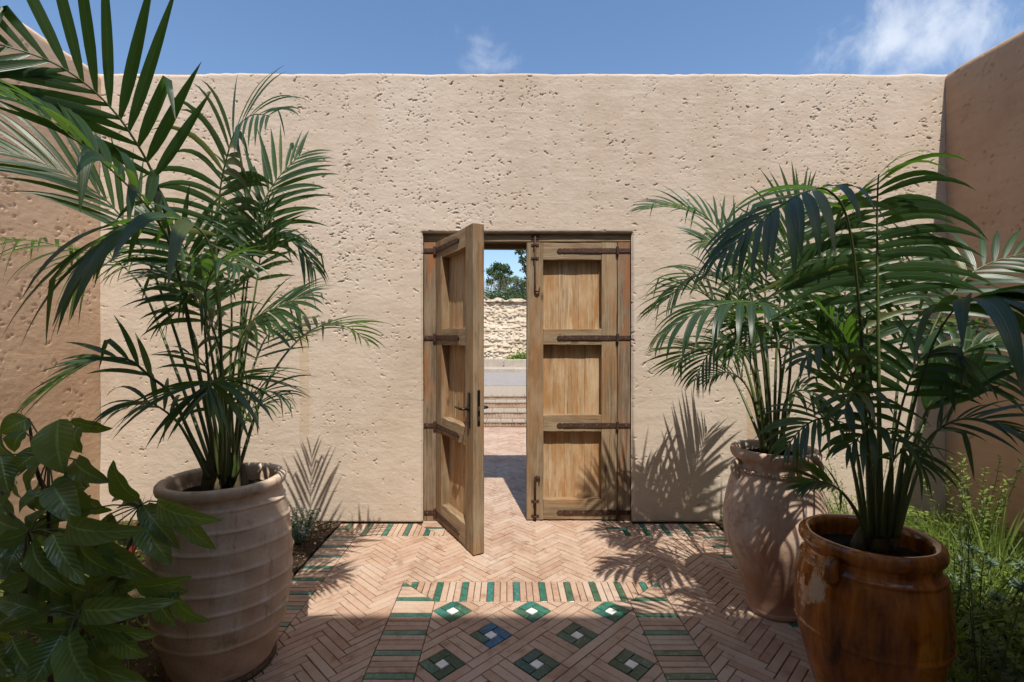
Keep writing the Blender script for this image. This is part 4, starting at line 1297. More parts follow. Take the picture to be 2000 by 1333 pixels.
def palm(name, label, loc, fronds, stumps, seed, limit=300):
    rnd = random.Random(seed)
    t = thing(name, label, 'palm', loc, 0, 'palms planted in the large pots')
    loc = Vector(loc)
    count = 0
    RV, RF, RU, RT = [], [], [], []
    for fr in fronds:
        pts, t0, n, L, w, droop = fr['p'], fr['t0'], fr['n'], fr['L'], fr['w'], fr['droop']
        P = [(W(*q) if len(q) == 3 else Vector(q[1:])) for q in pts]
        C = catmull([q - loc for q in P], 8)
        cum = [0]
        for a, b in zip(C, C[1:]): cum.append(cum[-1] + (b - a).length)
        tot = cum[-1]
        if t0 >= 1:
            kk = min(int(t0 * 8), len(cum) - 2); t0 = cum[kk] / tot
        def at(sx):
            sx = max(0, min(tot * .9999, sx))
            i = max(k for k in range(len(cum)) if cum[k] <= sx)
            i = min(i, len(C) - 2)
            f = (sx - cum[i]) / max(1e-6, cum[i + 1] - cum[i])
            return C[i].lerp(C[i + 1], f), (C[min(i + 2, len(C) - 1)] - C[max(0, i - 1)]).normalized()
        Ns = None
        if fr.get('tr'):                                   # carry the blade's facing along the bending rachis
            Ns = []; nn = Vector(fr.get('N')).normalized()
            for i in range(len(C)):
                tt = (C[min(i + 1, len(C) - 1)] - C[max(0, i - 1)]).normalized()
                nn = (nn - tt * nn.dot(tt)).normalized(); Ns.append(nn.copy())
        r0 = fr.get('r', .0105)
        rad = [r0 * (1 - .82 * (c / tot) ** .8) for c in cum]
        fo = link('frond', mesh('frond', *tube_geo(C, rad, 6), m_rachis, True), t)
        Nref = Vector(fr.get('N', (0, -.35, 1))).normalized()
        alone = count + 2 * n <= limit
        for k in range(n):
            q = k / (n - 1)
            for sgn in (-1, 1):
                if fr.get('only') and sgn != fr['only']: continue
                sx = tot * (t0 + (1 - t0) * (q ** .92)) + rnd.uniform(-.006, .006)
                p, T = at(sx)
                N = Nref
                if Ns: N = Ns[min(len(Ns) - 1, max(k2 for k2 in range(len(cum)) if cum[k2] <= min(sx, tot)))]
                N = (N - T * N.dot(T)).normalized()
                B = T.cross(N).normalized()
                alpha = math.radians(fr.get('a0', 66) * (1 - q) + fr.get('a1', 26) * q) * rnd.uniform(.9, 1.1)
                beta = math.radians(fr.get('lift', 18) + rnd.uniform(-10, 10))
                d = T * math.cos(alpha) + (B * sgn * math.cos(beta) + N * math.sin(beta)) * math.sin(alpha)
                ll = L * (0.60 + 0.40 * math.sin(math.pi * min(1, .18 + q * .78))) * (1 - .42 * q ** 3) * rnd.uniform(.88, 1.08)
                ww = w * (0.8 + .3 * math.sin(math.pi * min(1, .15 + q * .8))) * (1 - .4 * q ** 2) * rnd.uniform(.85, 1.12)
                kink = rnd.choice([3, 4, 5]) if rnd.random() < fr.get('kink', .08) else None
                G = leaflet_geo(p, d, T, ll, ww, droop * (1 + q * fr.get('dt', 0)) * rnd.uniform(.65, 1.35), rnd, 8, kink, fr.get('fold', .3))
                if alone:
                    link('leaflet', mesh('leaflet', G[0], G[1], m_palm, True, G[2]), fo)
                    count += 1
                else:
                    o = len(RV); RV += G[0]; RF += [tuple(i + o for i in f) for f in G[1]]; RU += G[2]; RT += [rnd.random()] * len(G[0])
    if RV:
        me = mesh('leaflets', RV, RF, m_palm, True, RU)
        me.attributes.new('tone', 'FLOAT', 'POINT').data.foreach_set('value', RT)
        link('leaflets', me, t, kind='stuff')
    for (p, h, r) in stumps:
        p = Vector(p)
        pts = [p, p + Vector((rnd.uniform(-.01, .01), rnd.uniform(-.01, .01), h * .5)), p + Vector((rnd.uniform(-.02, .02), rnd.uniform(-.01, .01), h))]
        link('stem', MB().add(tube_geo(pts, [r * 1.15, r * .95, r * .22], 10)).build('stem', m_stump, True), t)
    return t

def fr(p, t0, n, L, w, droop, **k): return dict(p=p, t0=t0, n=n, L=L, w=w, droop=droop, **k)
CAMN = (0, -1, .25)
left_fronds = [
    # great frond arching up to the left, seen against the sky
    fr([(428, 935, 2.25), (395, 760, 2.22), (345, 520, 2.16), (306, 360, 2.06), (255, 262, 1.96), (196, 190, 1.88), (120, 132, 1.80), (30, 96, 1.72), (-90, 70, 1.65)], 3.2, 15, 0.6, 0.04, .012, N=(.15, -1, .12), a0=50, a1=36, lift=4, kink=.06, fold=.22, r=.012),
    # dark frond hanging in front
    fr([(430, 935, 2.20), (432, 760, 2.10), (428, 580, 1.98), (405, 470, 1.90), (352, 430, 1.83), (285, 432, 1.78), (228, 458, 1.74), (186, 506, 1.72)], 3.7, 12, 0.62, 0.052, .16, N=(-.2, -.45, 1), a0=74, a1=30, lift=6, fold=.3),
    # umbrella frond low in front
    fr([(436, 940, 2.18), (440, 860, 2.06), (434, 780, 1.94), (424, 748, 1.84), (414, 745, 1.76), (405, 765, 1.72)], 3.1, 14, 0.38, 0.028, .10, N=(0, -.3, 1), a0=85, a1=22, lift=2, kink=0),
    # frond up the middle, arching right
    fr([(452, 940, 2.30), (436, 760, 2.32), (424, 560, 2.32), (424, 470, 2.32), (430, 372, 2.30), (442, 312, 2.26), (460, 256, 2.20), (490, 226, 2.12), (525, 226, 2.06)], 3.2, 21, 0.44, 0.03, 0.13, N=(-.1, -.8, .5), a0=72, a1=40, lift=10, kink=.05),
    # fan on the right
    fr([(462, 940, 2.32), (466, 760, 2.38), (474, 580, 2.42), (494, 442, 2.45), (520, 384, 2.47), (550, 340, 2.48), (585, 305, 2.50)], 2.6, 17, 0.46, 0.03, 0.06, N=(-.2, -1, .3), a0=70, a1=30, lift=8, kink=.08),
    fr([(462, 935, 2.30), (470, 770, 2.34), (476, 620, 2.40), (494, 500, 2.46), (530, 456, 2.50), (575, 468, 2.55), (612, 520, 2.60)], 3.0, 15, 0.32, 0.023, 0.14, N=(.1, -.6, 1), lift=6),
    # bold dark leaves far left
    fr([(432, 935, 2.22), (392, 740, 2.14), (345, 520, 2.02), (300, 420, 1.93), (220, 335, 1.82), (140, 268, 1.74), (60, 212, 1.68), (-40, 170, 1.62)], 2.9, 13, 0.416, 0.0507, .15, N=(.1, -.35, 1), a0=60, a1=30, lift=22, kink=.12),
    # long flat frond to the left edge
    fr([(425, 935, 2.30), (365, 720, 2.34), (290, 510, 2.32), (225, 410, 2.28), (160, 358, 2.22), (80, 318, 2.16), (-20, 290, 2.10)], 2.4, 16, 0.485, 0.0243, .06, N=(.2, -.9, .7), a0=34, a1=18, lift=12),
    # thin frond at left edge, drooping
    fr([(420, 935, 2.34), (350, 740, 2.46), (275, 560, 2.58), (205, 500, 2.62), (130, 484, 2.64), (60, 470, 2.64), (-30, 466, 2.62)], 2.5, 15, 0.380, 0.0221, .15, N=(0, -.4, 1), a0=62, a1=30, lift=4),
    # bent low frond to the left
    fr([(415, 935, 2.22), (372, 850, 2.18), (335, 772, 2.12), (292, 735, 2.06), (250, 703, 2.02), (190, 703, 1.99), (120, 742, 1.98), (62, 782, 1.98)], 3.0, 13, 0.277, 0.0265, .05, N=(0, -.6, 1), a0=36, a1=12, lift=10, kink=.1),
    # low frond, left
    fr([(408, 935, 2.20), (370, 862, 2.12), (338, 816, 2.05), (285, 785, 2.0), (240, 800, 1.96)], 2.2, 7, 0.277, 0.0198, .16, a0=70, a1=20, kink=0),
    # right low fronds
    fr([(460, 935, 2.26), (452, 790, 2.24), (464, 680, 2.22), (495, 626, 2.20), (542, 600, 2.18), (600, 576, 2.18)], 2.6, 15, 0.300, 0.0265, .08, N=(-.2, -.7, 1), a0=64, a1=20, lift=2, kink=.12),
    fr([(466, 935, 2.28), (468, 850, 2.26), (482, 790, 2.26), (512, 765, 2.26), (552, 770, 2.28)], 2.2, 8, 0.277, 0.0155, .13, a0=55, a1=25),
    # inner fronds
    fr([(440, 935, 2.28), (420, 740, 2.34), (390, 560, 2.36), (350, 470, 2.32), (290, 430, 2.26)], 2.0, 14, 0.347, 0.0265, .10, N=(0, -.7, .7)),
    fr([(446, 935, 2.30), (450, 740, 2.42), (452, 590, 2.52), (440, 500, 2.60), (410, 430, 2.68)], 2.2, 15, 0.370, 0.0265, .07, N=(0, -1, .3)),
    fr([(450, 935, 2.26), (442, 800, 2.22), (430, 690, 2.18), (405, 620, 2.12), (370, 585, 2.06), (335, 620, 2.02)], 2.4, 13, 0.300, 0.0243, .13),
    fr([(440, 935, 2.30), (432, 760, 2.40), (405, 600, 2.52), (352, 520, 2.62), (290, 490, 2.70), (230, 530, 2.74)], 2.2, 14, 0.370, 0.0243, .12),
    fr([(440, 935, 2.24), (415, 800, 2.20), (400, 640, 2.14), (404, 560, 2.10), (430, 510, 2.02), (465, 520, 1.96)], 2.4, 12, 0.300, 0.0265, .14),
    fr([(446, 935, 2.28), (428, 780, 2.26), (402, 640, 2.26), (365, 560, 2.22), (310, 540, 2.18)], 2.2, 13, 0.323, 0.0243, .10),
    fr([(452, 935, 2.28), (478, 700, 2.30), (500, 560, 2.30), (512, 470, 2.32), (516, 400, 2.34)], 2.2, 13, 0.277, 0.0221, .06, N=(0, -1, .2)),
    # rear fronds that reach towards the wall and cast their shade on it
    fr([('w', -1.30, 2.30, .85), ('w', -1.36, 2.55, 1.25), ('w', -1.42, 2.85, 1.50), ('w', -1.47, 3.15, 1.58), ('w', -1.50, 3.42, 1.52)], 1.6, 15, 0.392, 0.0265, .05, N=(0, 0, 1)),
    fr([('w', -1.28, 2.30, .85), ('w', -1.22, 2.50, 1.30), ('w', -1.10, 2.72, 1.55), ('w', -.98, 2.95, 1.58), ('w', -.90, 3.10, 1.50)], 1.6, 14, 0.347, 0.0243, .08, N=(0, 0, 1)),
    # short inner shoots
    fr([(444, 935, 2.24), (440, 840, 2.22), (420, 760, 2.20), (390, 700, 2.20), (350, 690, 2.20)], 1.5, 8, 0.255, 0.0198, .10),
    fr([(456, 935, 2.22), (470, 850, 2.2), (490, 800, 2.2), (520, 790, 2.2)], 1.5, 8, 0.231, 0.0176, .12),
]
palm('potted_palm', 'tall arching palm in the ribbed pot, one frond against the sky', (LPX, LPY, .79), left_fronds,
     [((-.055, -.02, -.02), .22, .036), ((.075, 0, -.02), .15, .032), ((.02, .03, -.02), .20, .022), ((-.01, -.04, -.02), .12, .02)], 101)

rear_fronds = [
    fr([(1488, 885, 2.68), (1478, 740, 2.72), (1462, 620, 2.78), (1430, 500, 2.84), (1396, 440, 2.88), (1350, 414, 2.90), (1300, 404, 2.92), (1262, 409, 2.94)], 3.2, 18, 0.333, 0.0243, .07, N=(.1, -.6, 1), a0=50, a1=20, lift=22),
    fr([(1520, 885, 2.64), (1540, 760, 2.58), (1544, 660, 2.50), (1530, 610, 2.42), (1490, 594, 2.36), (1430, 592, 2.32), (1365, 608, 2.30), (1300, 650, 2.30)], 2.8, 16, 0.383, 0.0375, .17, N=(0, -.3, 1), a0=68, a1=20, lift=2, kink=.05),
    fr([(1496, 885, 2.66), (1482, 770, 2.62), (1460, 700, 2.58), (1420, 672, 2.54), (1385, 690, 2.52), (1358, 740, 2.52)], 2.3, 14, 0.272, 0.0176, .13),
    fr([(1492, 885, 2.68), (1470, 780, 2.68), (1440, 735, 2.68), (1405, 728, 2.68), (1380, 745, 2.68)], 1.8, 12, 0.185, 0.0155, .12),
    fr([(1526, 885, 2.62), (1530, 800, 2.54), (1545, 770, 2.48), (1575, 765, 2.44), (1605, 800, 2.42)], 2.0, 12, 0.247, 0.0221, .16, N=(0, -.5, 1)),
    fr([(1512, 885, 2.68), (1516, 700, 2.74), (1528, 540, 2.80), (1548, 430, 2.84), (1580, 380, 2.86)], 2.0, 16, 0.407, 0.0286, .07, N=(0, -1, .3)),
    fr([(1500, 885, 2.68), (1478, 720, 2.70), (1450, 600, 2.72), (1405, 545, 2.72), (1350, 540, 2.72), (1310, 580, 2.72)], 2.2, 18, 0.357, 0.0198, .12, N=(0, -.5, 1)),
    fr([(1504, 885, 2.68), (1490, 700, 2.66), (1462, 560, 2.60), (1425, 490, 2.56), (1370, 470, 2.54)], 2.2, 16, 0.345, 0.0243, .08, N=(0, -.8, .7)),
    fr([(1514, 885, 2.66), (1530, 720, 2.66), (1560, 600, 2.66), (1610, 530, 2.66), (1680, 500, 2.66)], 1.8, 16, 0.370, 0.0265, .08, N=(0, -.8, .7)),
    fr([(1508, 885, 2.68), (1500, 720, 2.76), (1494, 600, 2.86), (1500, 520, 2.96), (1520, 460, 3.05)], 1.9, 16, 0.370, 0.0265, .08, N=(0, -1, .4)),
    fr([(1520, 885, 2.70), (1560, 740, 2.80), (1600, 650, 2.90), (1660, 610, 3.0), (1720, 630, 3.05)], 1.8, 15, 0.370, 0.0243, .12),
    fr([(1510, 885, 2.62), (1500, 760, 2.52), (1490, 680, 2.44), (1470, 640, 2.36), (1440, 640, 2.30)], 2.0, 14, 0.295, 0.0243, .14),
    fr([(1506, 885, 2.70), (1480, 740, 2.82), (1455, 620, 2.92), (1435, 560, 3.02), (1400, 540, 3.1)], 1.9, 15, 0.345, 0.0243, .10),
    # towards the wall and to the left: their shade falls on wall and paving
    fr([('w', 1.46, 2.72, .92), ('w', 1.51, 2.95, 1.28), ('w', 1.58, 3.2, 1.46), ('w', 1.66, 3.45, 1.47), ('w', 1.70, 3.60, 1.38)], 1.6, 18, 0.445, 0.0286, .04, N=(0, 0, 1)),
    fr([('w', 1.44, 2.72, .92), ('w', 1.39, 2.95, 1.26), ('w', 1.33, 3.15, 1.42), ('w', 1.27, 3.34, 1.42), ('w', 1.22, 3.48, 1.32)], 1.6, 18, 0.419, 0.0286, .05, N=(0, 0, 1)),
    fr([('w', 1.44, 2.68, .92), ('w', 1.34, 2.74, 1.4), ('w', 1.20, 2.80, 1.72), ('w', 1.05, 2.88, 1.80), ('w', .92, 2.95, 1.70)], 1.6, 16, 0.419, 0.0265, .08, N=(0, 0, 1)),
    fr([('w', 1.48, 2.66, .92), ('w', 1.42, 2.50, 1.35), ('w', 1.30, 2.36, 1.55), ('w', 1.18, 2.26, 1.56), ('w', 1.06, 2.2, 1.45)], 1.6, 14, 0.321, 0.0221, .12, N=(0, 0, 1)),
]
palm('potted_palm', 'bushy palm in the plain rosy jar, partly behind another palm', (RBX, RBY, .86), rear_fronds,
     [((-.02, -.02, -.02), .14, .03), ((.05, .01, -.02), .12, .03), ((.01, .04, -.02), .16, .025)], 202)

front_fronds = [
    # upright frond that faces the viewer
    fr([(1722, 1050, 1.97), (1718, 880, 1.95), (1716, 720, 1.92), (1714, 560, 1.89), (1713, 440, 1.86), (1714, 380, 1.83), (1715, 356, 1.80), (1716, 344, 1.77), (1717, 341, 1.74)], 2.9, 19, 0.47, 0.034, .062, N=(0, -1, 0), tr=1, a0=80, a1=82, lift=-6, dt=2.6, kink=.03, fold=.22, r=.013),
    # frond with blue sheen, hanging over to the left
    fr([(1700, 1050, 1.96), (1690, 800, 1.86), (1676, 580, 1.74), (1655, 430, 1.66), (1620, 374, 1.60), (1575, 374, 1.56), (1500, 420, 1.52), (1420, 490, 1.50)], 3.3, 15, 0.347, 0.0302, .16, N=(0, -.3, 1), a0=62, a1=20, lift=4),
    # big drooping leaves at the right
    fr([(1745, 1050, 1.96), (1770, 860, 1.86), (1812, 700, 1.74), (1858, 612, 1.64), (1908, 582, 1.57), (1975, 592, 1.52)], 3.2, 10, 0.5, 0.0504, .24, N=(0, -.2, 1), a0=66, a1=24, lift=2),
    # pale frond to the right edge
    fr([(1738, 1050, 2.00), (1770, 850, 2.06), (1815, 660, 2.12), (1880, 550, 2.14), (1960, 505, 2.14), (2060, 490, 2.12)], 2.4, 14, 0.3, 0.028, 0.09, N=(0, -.7, .8), a0=66, a1=26, lift=12),
    # low right frond with thin leaflets
    fr([(1748, 1050, 1.95), (1772, 940, 1.88), (1810, 862, 1.80), (1865, 822, 1.74), (1930, 824, 1.68), (2010, 862, 1.64)], 2.4, 16, 0.298, 0.0166, .10, N=(0, -.4, 1), a0=58, a1=20, lift=8),
    # broad pale leaves to the left
    fr([(1694, 1050, 1.98), (1676, 900, 2.00), (1652, 790, 2.02), (1628, 700, 2.04), (1606, 630, 2.06)], 2.0, 9, 0.309, 0.0409, .05, N=(0, -.8, .6), a0=50, a1=14, lift=10),
    # left low
    fr([(1690, 1050, 1.94), (1670, 930, 1.88), (1648, 850, 1.84), (1615, 818, 1.80), (1572, 832, 1.77), (1538, 872, 1.75)], 1.9, 14, 0.243, 0.0176, .12, N=(0, -.5, 1), a0=56, a1=20),
    fr([(1692, 1050, 1.92), (1672, 1000, 1.84), (1640, 958, 1.78), (1600, 940, 1.73), (1566, 950, 1.70)], 2.1, 13, 0.176, 0.0137, .04, N=(0, -.7, .8), a0=30, a1=10),
    fr([(1735, 1050, 1.95), (1742, 940, 1.88), (1738, 870, 1.82), (1730, 840, 1.76), (1700, 838, 1.72), (1660, 870, 1.70)], 2.3, 9, 0.243, 0.0293, .18, N=(0, -.4, 1)),
    # low fronds that fill the foot of the crown
    fr([(1704, 1050, 1.98), (1694, 900, 1.94), (1676, 780, 1.90), (1650, 700, 1.86), (1610, 672, 1.82), (1572, 700, 1.79)], 2.0, 11, .26, .034, .13),
    fr([(1728, 1050, 1.98), (1744, 880, 1.94), (1768, 770, 1.90), (1800, 700, 1.86), (1840, 690, 1.82), (1876, 730, 1.79)], 2.0, 11, .28, .034, .15),
    fr([(1716, 1050, 1.96), (1712, 920, 1.90), (1700, 820, 1.84), (1684, 770, 1.78), (1664, 770, 1.73), (1650, 800, 1.70)], 2.2, 9, .24, .030, .14),
    # rear right
    fr([(1748, 1050, 2.02), (1800, 840, 2.12), (1860, 700, 2.22), (1930, 640, 2.28), (2010, 640, 2.30)], 1.9, 10, 0.27, 0.026, 0.16),
    fr([(1742, 1050, 2.0), (1782, 880, 2.04), (1830, 760, 2.06), (1880, 690, 2.04), (1935, 665, 2.0)], 2.0, 14, 0.331, 0.0293, .16),
    fr([(1730, 1050, 2.02), (1745, 850, 2.12), (1760, 680, 2.22), (1772, 560, 2.30), (1790, 470, 2.36)], 2.0, 17, 0.397, 0.0311, .05, N=(0, -1, .3), a1=60, dt=1.5),
    fr([(1712, 1050, 2.02), (1690, 850, 2.10), (1668, 700, 2.18), (1640, 570, 2.24), (1600, 490, 2.28)], 2.0, 17, 0.375, 0.0272, .06, N=(0, -1, .4), a1=60, dt=1.5),
    fr([(1715, 1050, 2.02), (1700, 830, 2.14), (1694, 680, 2.24), (1690, 560, 2.32), (1670, 460, 2.4)], 2.0, 16, 0.375, 0.0272, .05, N=(0, -1, .2), a1=60, dt=1.5),
    fr([(1740, 1050, 1.98), (1775, 900, 2.0), (1810, 800, 2.0), (1846, 745, 1.98)], 2.0, 8, 0.221, 0.0389, .08, N=(0, -.8, .7), a0=30, a1=10),
    fr([(1752, 1050, 1.98), (1800, 900, 1.98), (1856, 800, 1.96), (1905, 735, 1.92)], 2.2, 7, 0.198, 0.0331, .06, N=(0, -.8, .7), a0=26, a1=10),
    fr([(1706, 1050, 1.98), (1698, 900, 1.96), (1680, 760, 1.94), (1650, 660, 1.92), (1600, 600, 1.9)], 2.0, 15, 0.331, 0.0272, .12),
    fr([(1724, 1050, 1.94), (1730, 960, 1.86), (1745, 900, 1.80), (1772, 880, 1.76), (1800, 910, 1.72)], 2.0, 8, 0.221, 0.0214, .16),
]
palm('potted_palm', 'large dark palm in the amber jar, one upright frond facing the viewer', (FPXX, FPY, .63), front_fronds,
     [((.02, -.02, -.02), .16, .034), ((-.05, 0, -.02), .12, .028), ((.09, .01, -.02), .15, .036), ((.04, .06, -.02), .12, .03)], 303)

# ------------------------------------------------------------------ broad leaved shrub at the left
def broad_leaf(base, tip, w, rnd, bend=0.18, wav=.05):
    base, tip = Vector(base), Vector(tip)
    ax = tip - base; L = ax.length; d = ax.normalized()
    face = Vector((rnd.uniform(-.75, .75), -1, rnd.uniform(-.25, 1.0)))
    nrm = (face - d * face.dot(d)).normalized(); s = d.cross(nrm)
    n = 14
    V, F, UV = [], [], []
    ph = rnd.uniform(0, 6)
    for i in range(n + 1):
        q = i / n
        wd = w * .5 * (math.sin(math.pi * min(1, q * .93 + .05) ** .82) ** .8) if 0 < i < n else w * (.05 if i == 0 else .01)
        c = base + ax * q + nrm * (bend * L * (4 * q * (1 - q)) * .55) - nrm * bend * L * q * q * .4
        for k, u in enumerate((-1, -.55, 0, .55, 1)):
            ripple = wav * w * math.sin(q * 15 + ph + (1.5 if u > 0 else 0)) * abs(u) ** 2
            V.append(c + s * u * wd + nrm * (abs(u) * wd * .30 + ripple - .0))
            UV.append(((u + 1) / 2, q))
    for i in range(n):
        for k in range(4):
            a = i * 5 + k; F.append((a, a + 1, a + 6, a + 5))
    return V, F, UV

shrub = thing('broadleaf_shrub', 'dark glossy broad leaved shrub spilling in front of the ribbed pot', 'shrub', W(110, 1420, 1.66) * 1.0)
shrub.location.z = 0.0
sh0 = Vector(shrub.location)
rnd = random.Random(77)
LEAVES = [  # base, tip, width in the enlarged crop; distance at base and tip
    (140, 45, 0, 115, 95, 1.86, 1.80), (288, 52, 300, 312, 165, 1.72, 1.66), (350, 55, 545, 97, 62, 1.84, 1.86), (368, 245, 508, 357, 92, 1.74, 1.70), (335, 318, 318, 462, 98, 1.76, 1.74),
    (205, 195, 48, 312, 82, 1.80, 1.72), (215, 245, 140, 435, 72, 1.80, 1.76), (5, 225, 42, 410, 85, 1.72, 1.68), (682, 440, 534, 258, 112, 1.82, 1.80), (768, 450, 1048, 552, 92, 1.74, 1.66),
    (700, 470, 862, 672, 84, 1.78, 1.72), (690, 560, 828, 750, 108, 1.76, 1.70), (860, 480, 1040, 684, 84, 1.72, 1.68), (330, 540, 668, 605, 118, 1.66, 1.60), (395, 600, 572, 822, 112, 1.66, 1.60),
    (320, 600, 412, 725, 66, 1.70, 1.66), (258, 605, 405, 855, 92, 1.64, 1.56), (165, 640, 322, 885, 92, 1.62, 1.54), (100, 655, 22, 805, 52, 1.62, 1.56), (480, 650, 748, 832, 104, 1.74, 1.70),
    (250, 510, 445, 500, 72, 1.78, 1.78), (130, 600, -60, 650, 90, 1.62, 1.55), (120, 590, -40, 520, 80, 1.66, 1.70), (150, 590, 250, 480, 84, 1.70, 1.76), (110, 590, 30, 480, 70, 1.70, 1.78),
    (380, 980, 565, 838, 78, 1.66, 1.70), (400, 972, 822, 948, 104, 1.60, 1.54), (660, 862, 922, 828, 82, 1.66, 1.62), (762, 900, 850, 1058, 84, 1.66, 1.62), (860, 890, 1002, 1046, 84, 1.66, 1.62), (760, 880, 905, 890, 70, 1.68, 1.64),
    (400, 1010, 758, 1112, 96, 1.58, 1.50), (555, 1060, 706, 1212, 98, 1.56, 1.50), (392, 1068, 612, 1345, 132, 1.56, 1.46), (370, 1068, 132, 1062, 82, 1.56, 1.50), (245, 990, -20, 1082, 66, 1.60, 1.54),
    (300, 1100, 145, 1360, 122, 1.52, 1.42), (338, 1096, 452, 1370, 160, 1.52, 1.42), (60, 1118, 165, 1295, 112, 1.58, 1.52), (192, 985, -20, 925, 84, 1.64, 1.62), (140, 812, -10, 872, 88, 1.62, 1.56),
    (150, 725, 302, 925, 150, 1.74, 1.68), (-20, 440, 62, 505, 70, 1.72, 1.70), (0, 40, 42, 245, 130, 1.84, 1.76), (120, 110, 62, 205, 90, 1.82, 1.78), (550, 1285, 725, 1345, 80, 1.6, 1.55),
    (385, 80, 385, 215, 88, 1.80, 1.78), (120, 270, 95, 450, 66, 1.84, 1.80), (180, 390, 220, 500, 60, 1.84, 1.80), (430, 430, 530, 500, 70, 1.88, 1.86), (560, 430, 650, 400, 70, 1.92, 1.90), (600, 470, 680, 450, 60, 1.9, 1.86),
    (-10, 1000, 130, 900, 90, 1.7, 1.74), (-20, 1130, 60, 1300, 120, 1.56, 1.5), (180, 1290, 60, 1400, 120, 1.5, 1.45), (430, 1060, 560, 990, 80, 1.66, 1.68), (480, 1200, 560, 1330, 110, 1.62, 1.56), (20, 640, 120, 740, 100, 1.68, 1.64),
    (600, 620, 690, 660, 70, 1.86, 1.82), (-30, 730, 110, 820, 100, 1.70, 1.66), (300, 460, 430, 440, 70, 1.86, 1.84), (240, 520, 170, 640, 80, 1.76, 1.72), (520, 520, 600, 640, 80, 1.84, 1.80), (330, 840, 450, 900, 110, 1.78, 1.76), (560, 800, 640, 880, 90, 1.80, 1.78), (80, 860, 230, 960, 110, 1.76, 1.72),
]
cp = lambda x, y, Y: W(x / 2.5, y / 2.5 + 800, Y)
for _ in range(74):          # leaves deeper inside the mass
    x, y = rnd.uniform(-40, 560), rnd.uniform(330, 1380)
    if x > 430 and y < 560: continue
    a = rnd.uniform(-.3, math.pi + .3); l = rnd.uniform(110, 230); Y = rnd.uniform(1.70, 1.98)
    LEAVES.append((x, y, x + l * math.cos(a), y + l * math.sin(a) * .9, rnd.uniform(75, 120), Y, Y - rnd.uniform(-.03, .10)))
for (x0, y0, x1, y1, w, Ya, Yb) in LEAVES:
    G = broad_leaf(cp(x0, y0, Ya) - sh0, cp(x1, y1, Yb) - sh0, 1.16 * w / 2.5 / FPX * (Ya + Yb) / 2, rnd, rnd.uniform(.10, .42), rnd.uniform(.03, .09))
    link('leaf', mesh('leaf', G[0], G[1], m_shrub, True, G[2]), shrub)
STEMS = [[(250, 1500, 1.66), (245, 1100, 1.68), (240, 700, 1.72), (236, 400, 1.76), (238, 235, 1.79)], [(240, 1150, 1.70), (120, 900, 1.66), (135, 600, 1.65)], [(300, 1400, 1.64), (330, 1200, 1.60), (378, 1010, 1.58)],
         [(330, 1250, 1.70), (470, 950, 1.74), (580, 760, 1.77), (688, 540, 1.80), (684, 440, 1.82)], [(380, 1150, 1.66), (560, 1050, 1.68), (720, 965, 1.68), (760, 880, 1.67)],
         [(240, 420, 1.77), (180, 300, 1.81), (140, 45, 1.86)], [(240, 500, 1.76), (300, 360, 1.76), (368, 245, 1.75)], [(135, 600, 1.65), (60, 520, 1.70), (5, 400, 1.76)], [(690, 540, 1.80), (800, 470, 1.75), (880, 480, 1.73)]]
for s_ in STEMS:
    pts = catmull([cp(*q) - sh0 for q in s_], 5)
    link('stem', MB().add(tube_geo(pts, [.009 * (1 - .6 * i / len(pts)) for i in range(len(pts))], 7)).build('stem', m_bark, True), shrub)
# leaf stalks gathered at the shoot tips
HUBS = [(238, 235, 1.79), (135, 598, 1.65), (378, 1010, 1.58), (684, 470, 1.81), (760, 880, 1.67)]
for (x0, y0, x1, y1, w, Ya, Yb) in LEAVES:
    h = min(HUBS, key=lambda q: (q[0] - x0) ** 2 + (q[1] - y0) ** 2)
    a, c = cp(*h) - sh0, cp(x0, y0, Ya) - sh0
    if .02 < (a - c).length < .22: link('leaf_stalk', MB().add(tube_geo([a, a.lerp(c, .5) + Vector((0, 0, .01)), c], .0028, 5, False)).build('leaf_stalk', m_rachis, True), shrub)

# ------------------------------------------------------------------ weeds and small plants in the beds
def blade(V, F, T, base, d, L, w, droop, rnd, segs=4):
    p = Vector(base); d = Vector(d).normalized()
    s = d.cross(Vector((rnd.gauss(0, 1), rnd.gauss(0, 1), .2))).normalized()
    o = len(V); tn = rnd.random()
    for i in range(segs + 1):
        q = i / segs; wd = w * .5 * (1 - q) ** .6 * (1 if i else .7)
        if i == segs: V.append(p.copy()); T.append(tn)
        else: V.append(p - s * wd); V.append(p + s * wd); T += [tn, tn]
        d = (d + Vector((0, 0, -droop * (.3 + q)))).normalized(); p = p + d * L / segs
    for i in range(segs - 1): F.append((o + 2 * i, o + 2 * i + 1, o + 2 * i + 3, o + 2 * i + 2))
    F.append((o + 2 * segs - 2, o + 2 * segs - 1, o + 2 * segs))
def finish(name, V, F, T, m, parent=None, kind=None):
    me = mesh(name, V, F, m, True)
    me.attributes.new('tone', 'FLOAT', 'POINT').data.foreach_set('value', T)
    return link(name, me, parent, kind=kind)
def rdir(rnd, spread=.5):
    return Vector((rnd.gauss(0, spread), rnd.gauss(0, spread), 1))

